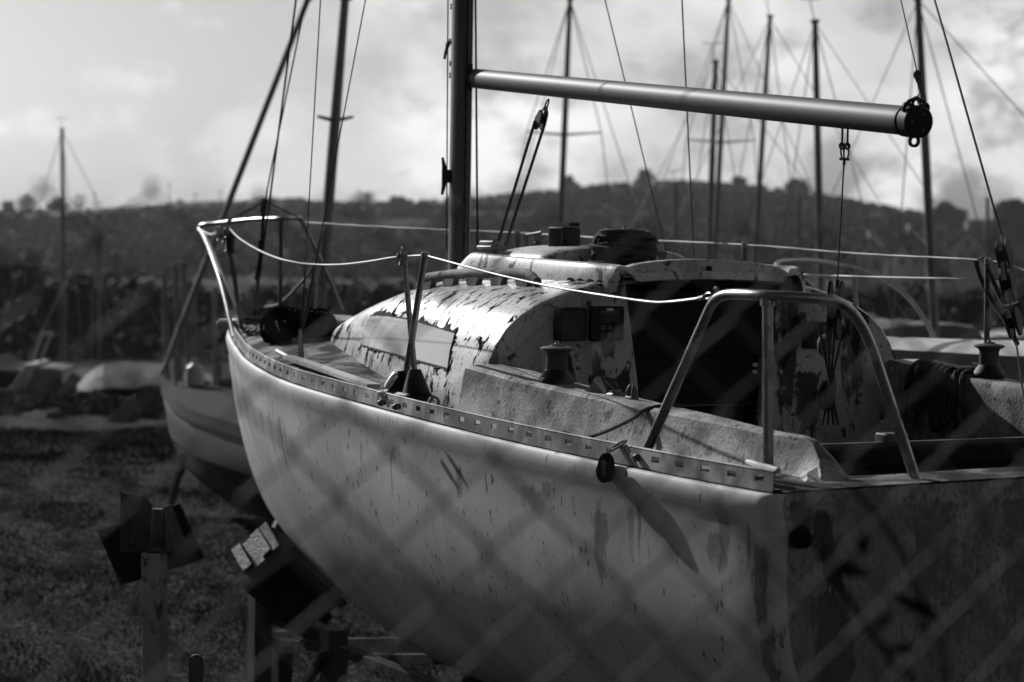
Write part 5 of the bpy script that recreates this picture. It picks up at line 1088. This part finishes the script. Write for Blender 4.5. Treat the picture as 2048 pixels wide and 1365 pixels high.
# ------------------------------------------------------------------ light, sky, camera
SAZ, SEL = R(36), R(27)                           # sun to the left, beyond the boat
S = Vector((-math.sin(SAZ)*math.cos(SEL), math.cos(SAZ)*math.cos(SEL), math.sin(SEL)))
sl = bpy.data.lights.new('sun', 'SUN'); sl.energy = 4.0; sl.angle = R(.5); sl.color = (1, 1, 1); so = bpy.data.objects.new('sun', sl); COL.objects.link(so)
so.rotation_euler = S.to_track_quat('Z', 'Y').to_euler(); so.location = (0, 0, 50)
w = bpy.data.worlds.new('World'); sc.world = w; w.use_nodes = True; nt = w.node_tree; N = nt.nodes; L = nt.links
bg = N['Background']; bg.inputs['Strength'].default_value = .1
sky = N.new('ShaderNodeTexSky'); sky.sky_type = 'NISHITA'; sky.sun_disc = False; sky.sun_elevation = SEL; sky.sun_rotation = -SAZ; sky.dust_density = 1.5
bw = N.new('ShaderNodeRGBToBW'); L.new(sky.outputs[0], bw.inputs[0])
def math_(op, a, b=None, c=None, clamp=False):
    n = N.new('ShaderNodeMath'); n.operation = op; n.use_clamp = clamp
    for i, v in enumerate((a, b, c)):
        if v is None: continue
        if isinstance(v, (int, float)): n.inputs[i].default_value = v
        else: L.new(v, n.inputs[i])
    return n.outputs[0]
def mapr(v, a, b, c=0., d=1.):
    n = N.new('ShaderNodeMapRange'); n.interpolation_type = 'SMOOTHSTEP'; L.new(v, n.inputs[0])
    for i, q in enumerate((a, b, c, d)): n.inputs[i+1].default_value = q
    return n.outputs[0]
tc = N.new('ShaderNodeTexCoord'); sp = N.new('ShaderNodeSeparateXYZ'); L.new(tc.outputs['Generated'], sp.inputs[0])
def noise(scale, sx, detail, rough, loc=0):
    mp = N.new('ShaderNodeMapping'); mp.inputs['Scale'].default_value = sx; mp.inputs['Location'].default_value = (loc, loc*.7, loc*.3); L.new(tc.outputs['Generated'], mp.inputs[0])
    n = N.new('ShaderNodeTexNoise'); n.inputs['Scale'].default_value = scale; n.inputs['Detail'].default_value = detail; n.inputs['Roughness'].default_value = rough; L.new(mp.outputs[0], n.inputs['Vector']); return n.outputs['Fac']
SKYK, CLD = .45, 7.3
n1 = noise(22, (1, 1, 1.4), 8, .55, 1.3); n2 = noise(9, (1, 1, 1.5), 5, .5, 4.1); n3 = noise(60, (1, 1, 2.0), 6, .6, 2.2)
q_ = math_('SUBTRACT', sp.outputs['X'], math_('MULTIPLY', sp.outputs['Z'], 1.1))
bank = mapr(q_, -.235, -.135)                     # the cloud bank stands to the right of a line leaning right
cov = math_('ADD', math_('MULTIPLY', bank, .30), math_('ADD', math_('MULTIPLY', n1, 1.5), math_('MULTIPLY', n3, .28)))
cf = mapr(cov, .95, 1.28)
csh = mapr(n2, .38, .62, .74, 1.08)               # lighter and darker parts of the cloud
front = mapr(sp.outputs['Y'], -.35, .75, .36, 1.) # unseen sky behind the camera dimmed, added to keep camera-facing sides dark
sk = math_('MULTIPLY', bw.outputs[0], SKYK); cl = math_('MULTIPLY', csh, CLD)
mx = N.new('ShaderNodeMix'); mx.data_type = 'FLOAT'; L.new(cf, mx.inputs[0]); L.new(sk, mx.inputs[2]); L.new(cl, mx.inputs[3])
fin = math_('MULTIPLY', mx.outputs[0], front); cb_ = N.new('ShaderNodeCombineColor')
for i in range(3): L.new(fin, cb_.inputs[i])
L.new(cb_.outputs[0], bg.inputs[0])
cam = bpy.data.cameras.new('camera'); co = bpy.data.objects.new('camera', cam); COL.objects.link(co); co.location = CAM; co.rotation_euler = (math.pi/2-PIT, 0, 0)
cam.sensor_width = 36; cam.lens = FPX/2048*36; cam.clip_end = 5000; cam.clip_start = .05
cam.dof.use_dof = True; cam.dof.focus_distance = 8.2; cam.dof.aperture_fstop = 3.5
sc.camera = co
sc.view_settings.view_transform = 'Standard'; sc.view_settings.look = 'None'; sc.view_settings.exposure = .32; sc.view_settings.gamma = 1
sc.cycles.use_denoising = True; sc.cycles.max_bounces = 6; sc.cycles.sample_clamp_indirect = 6
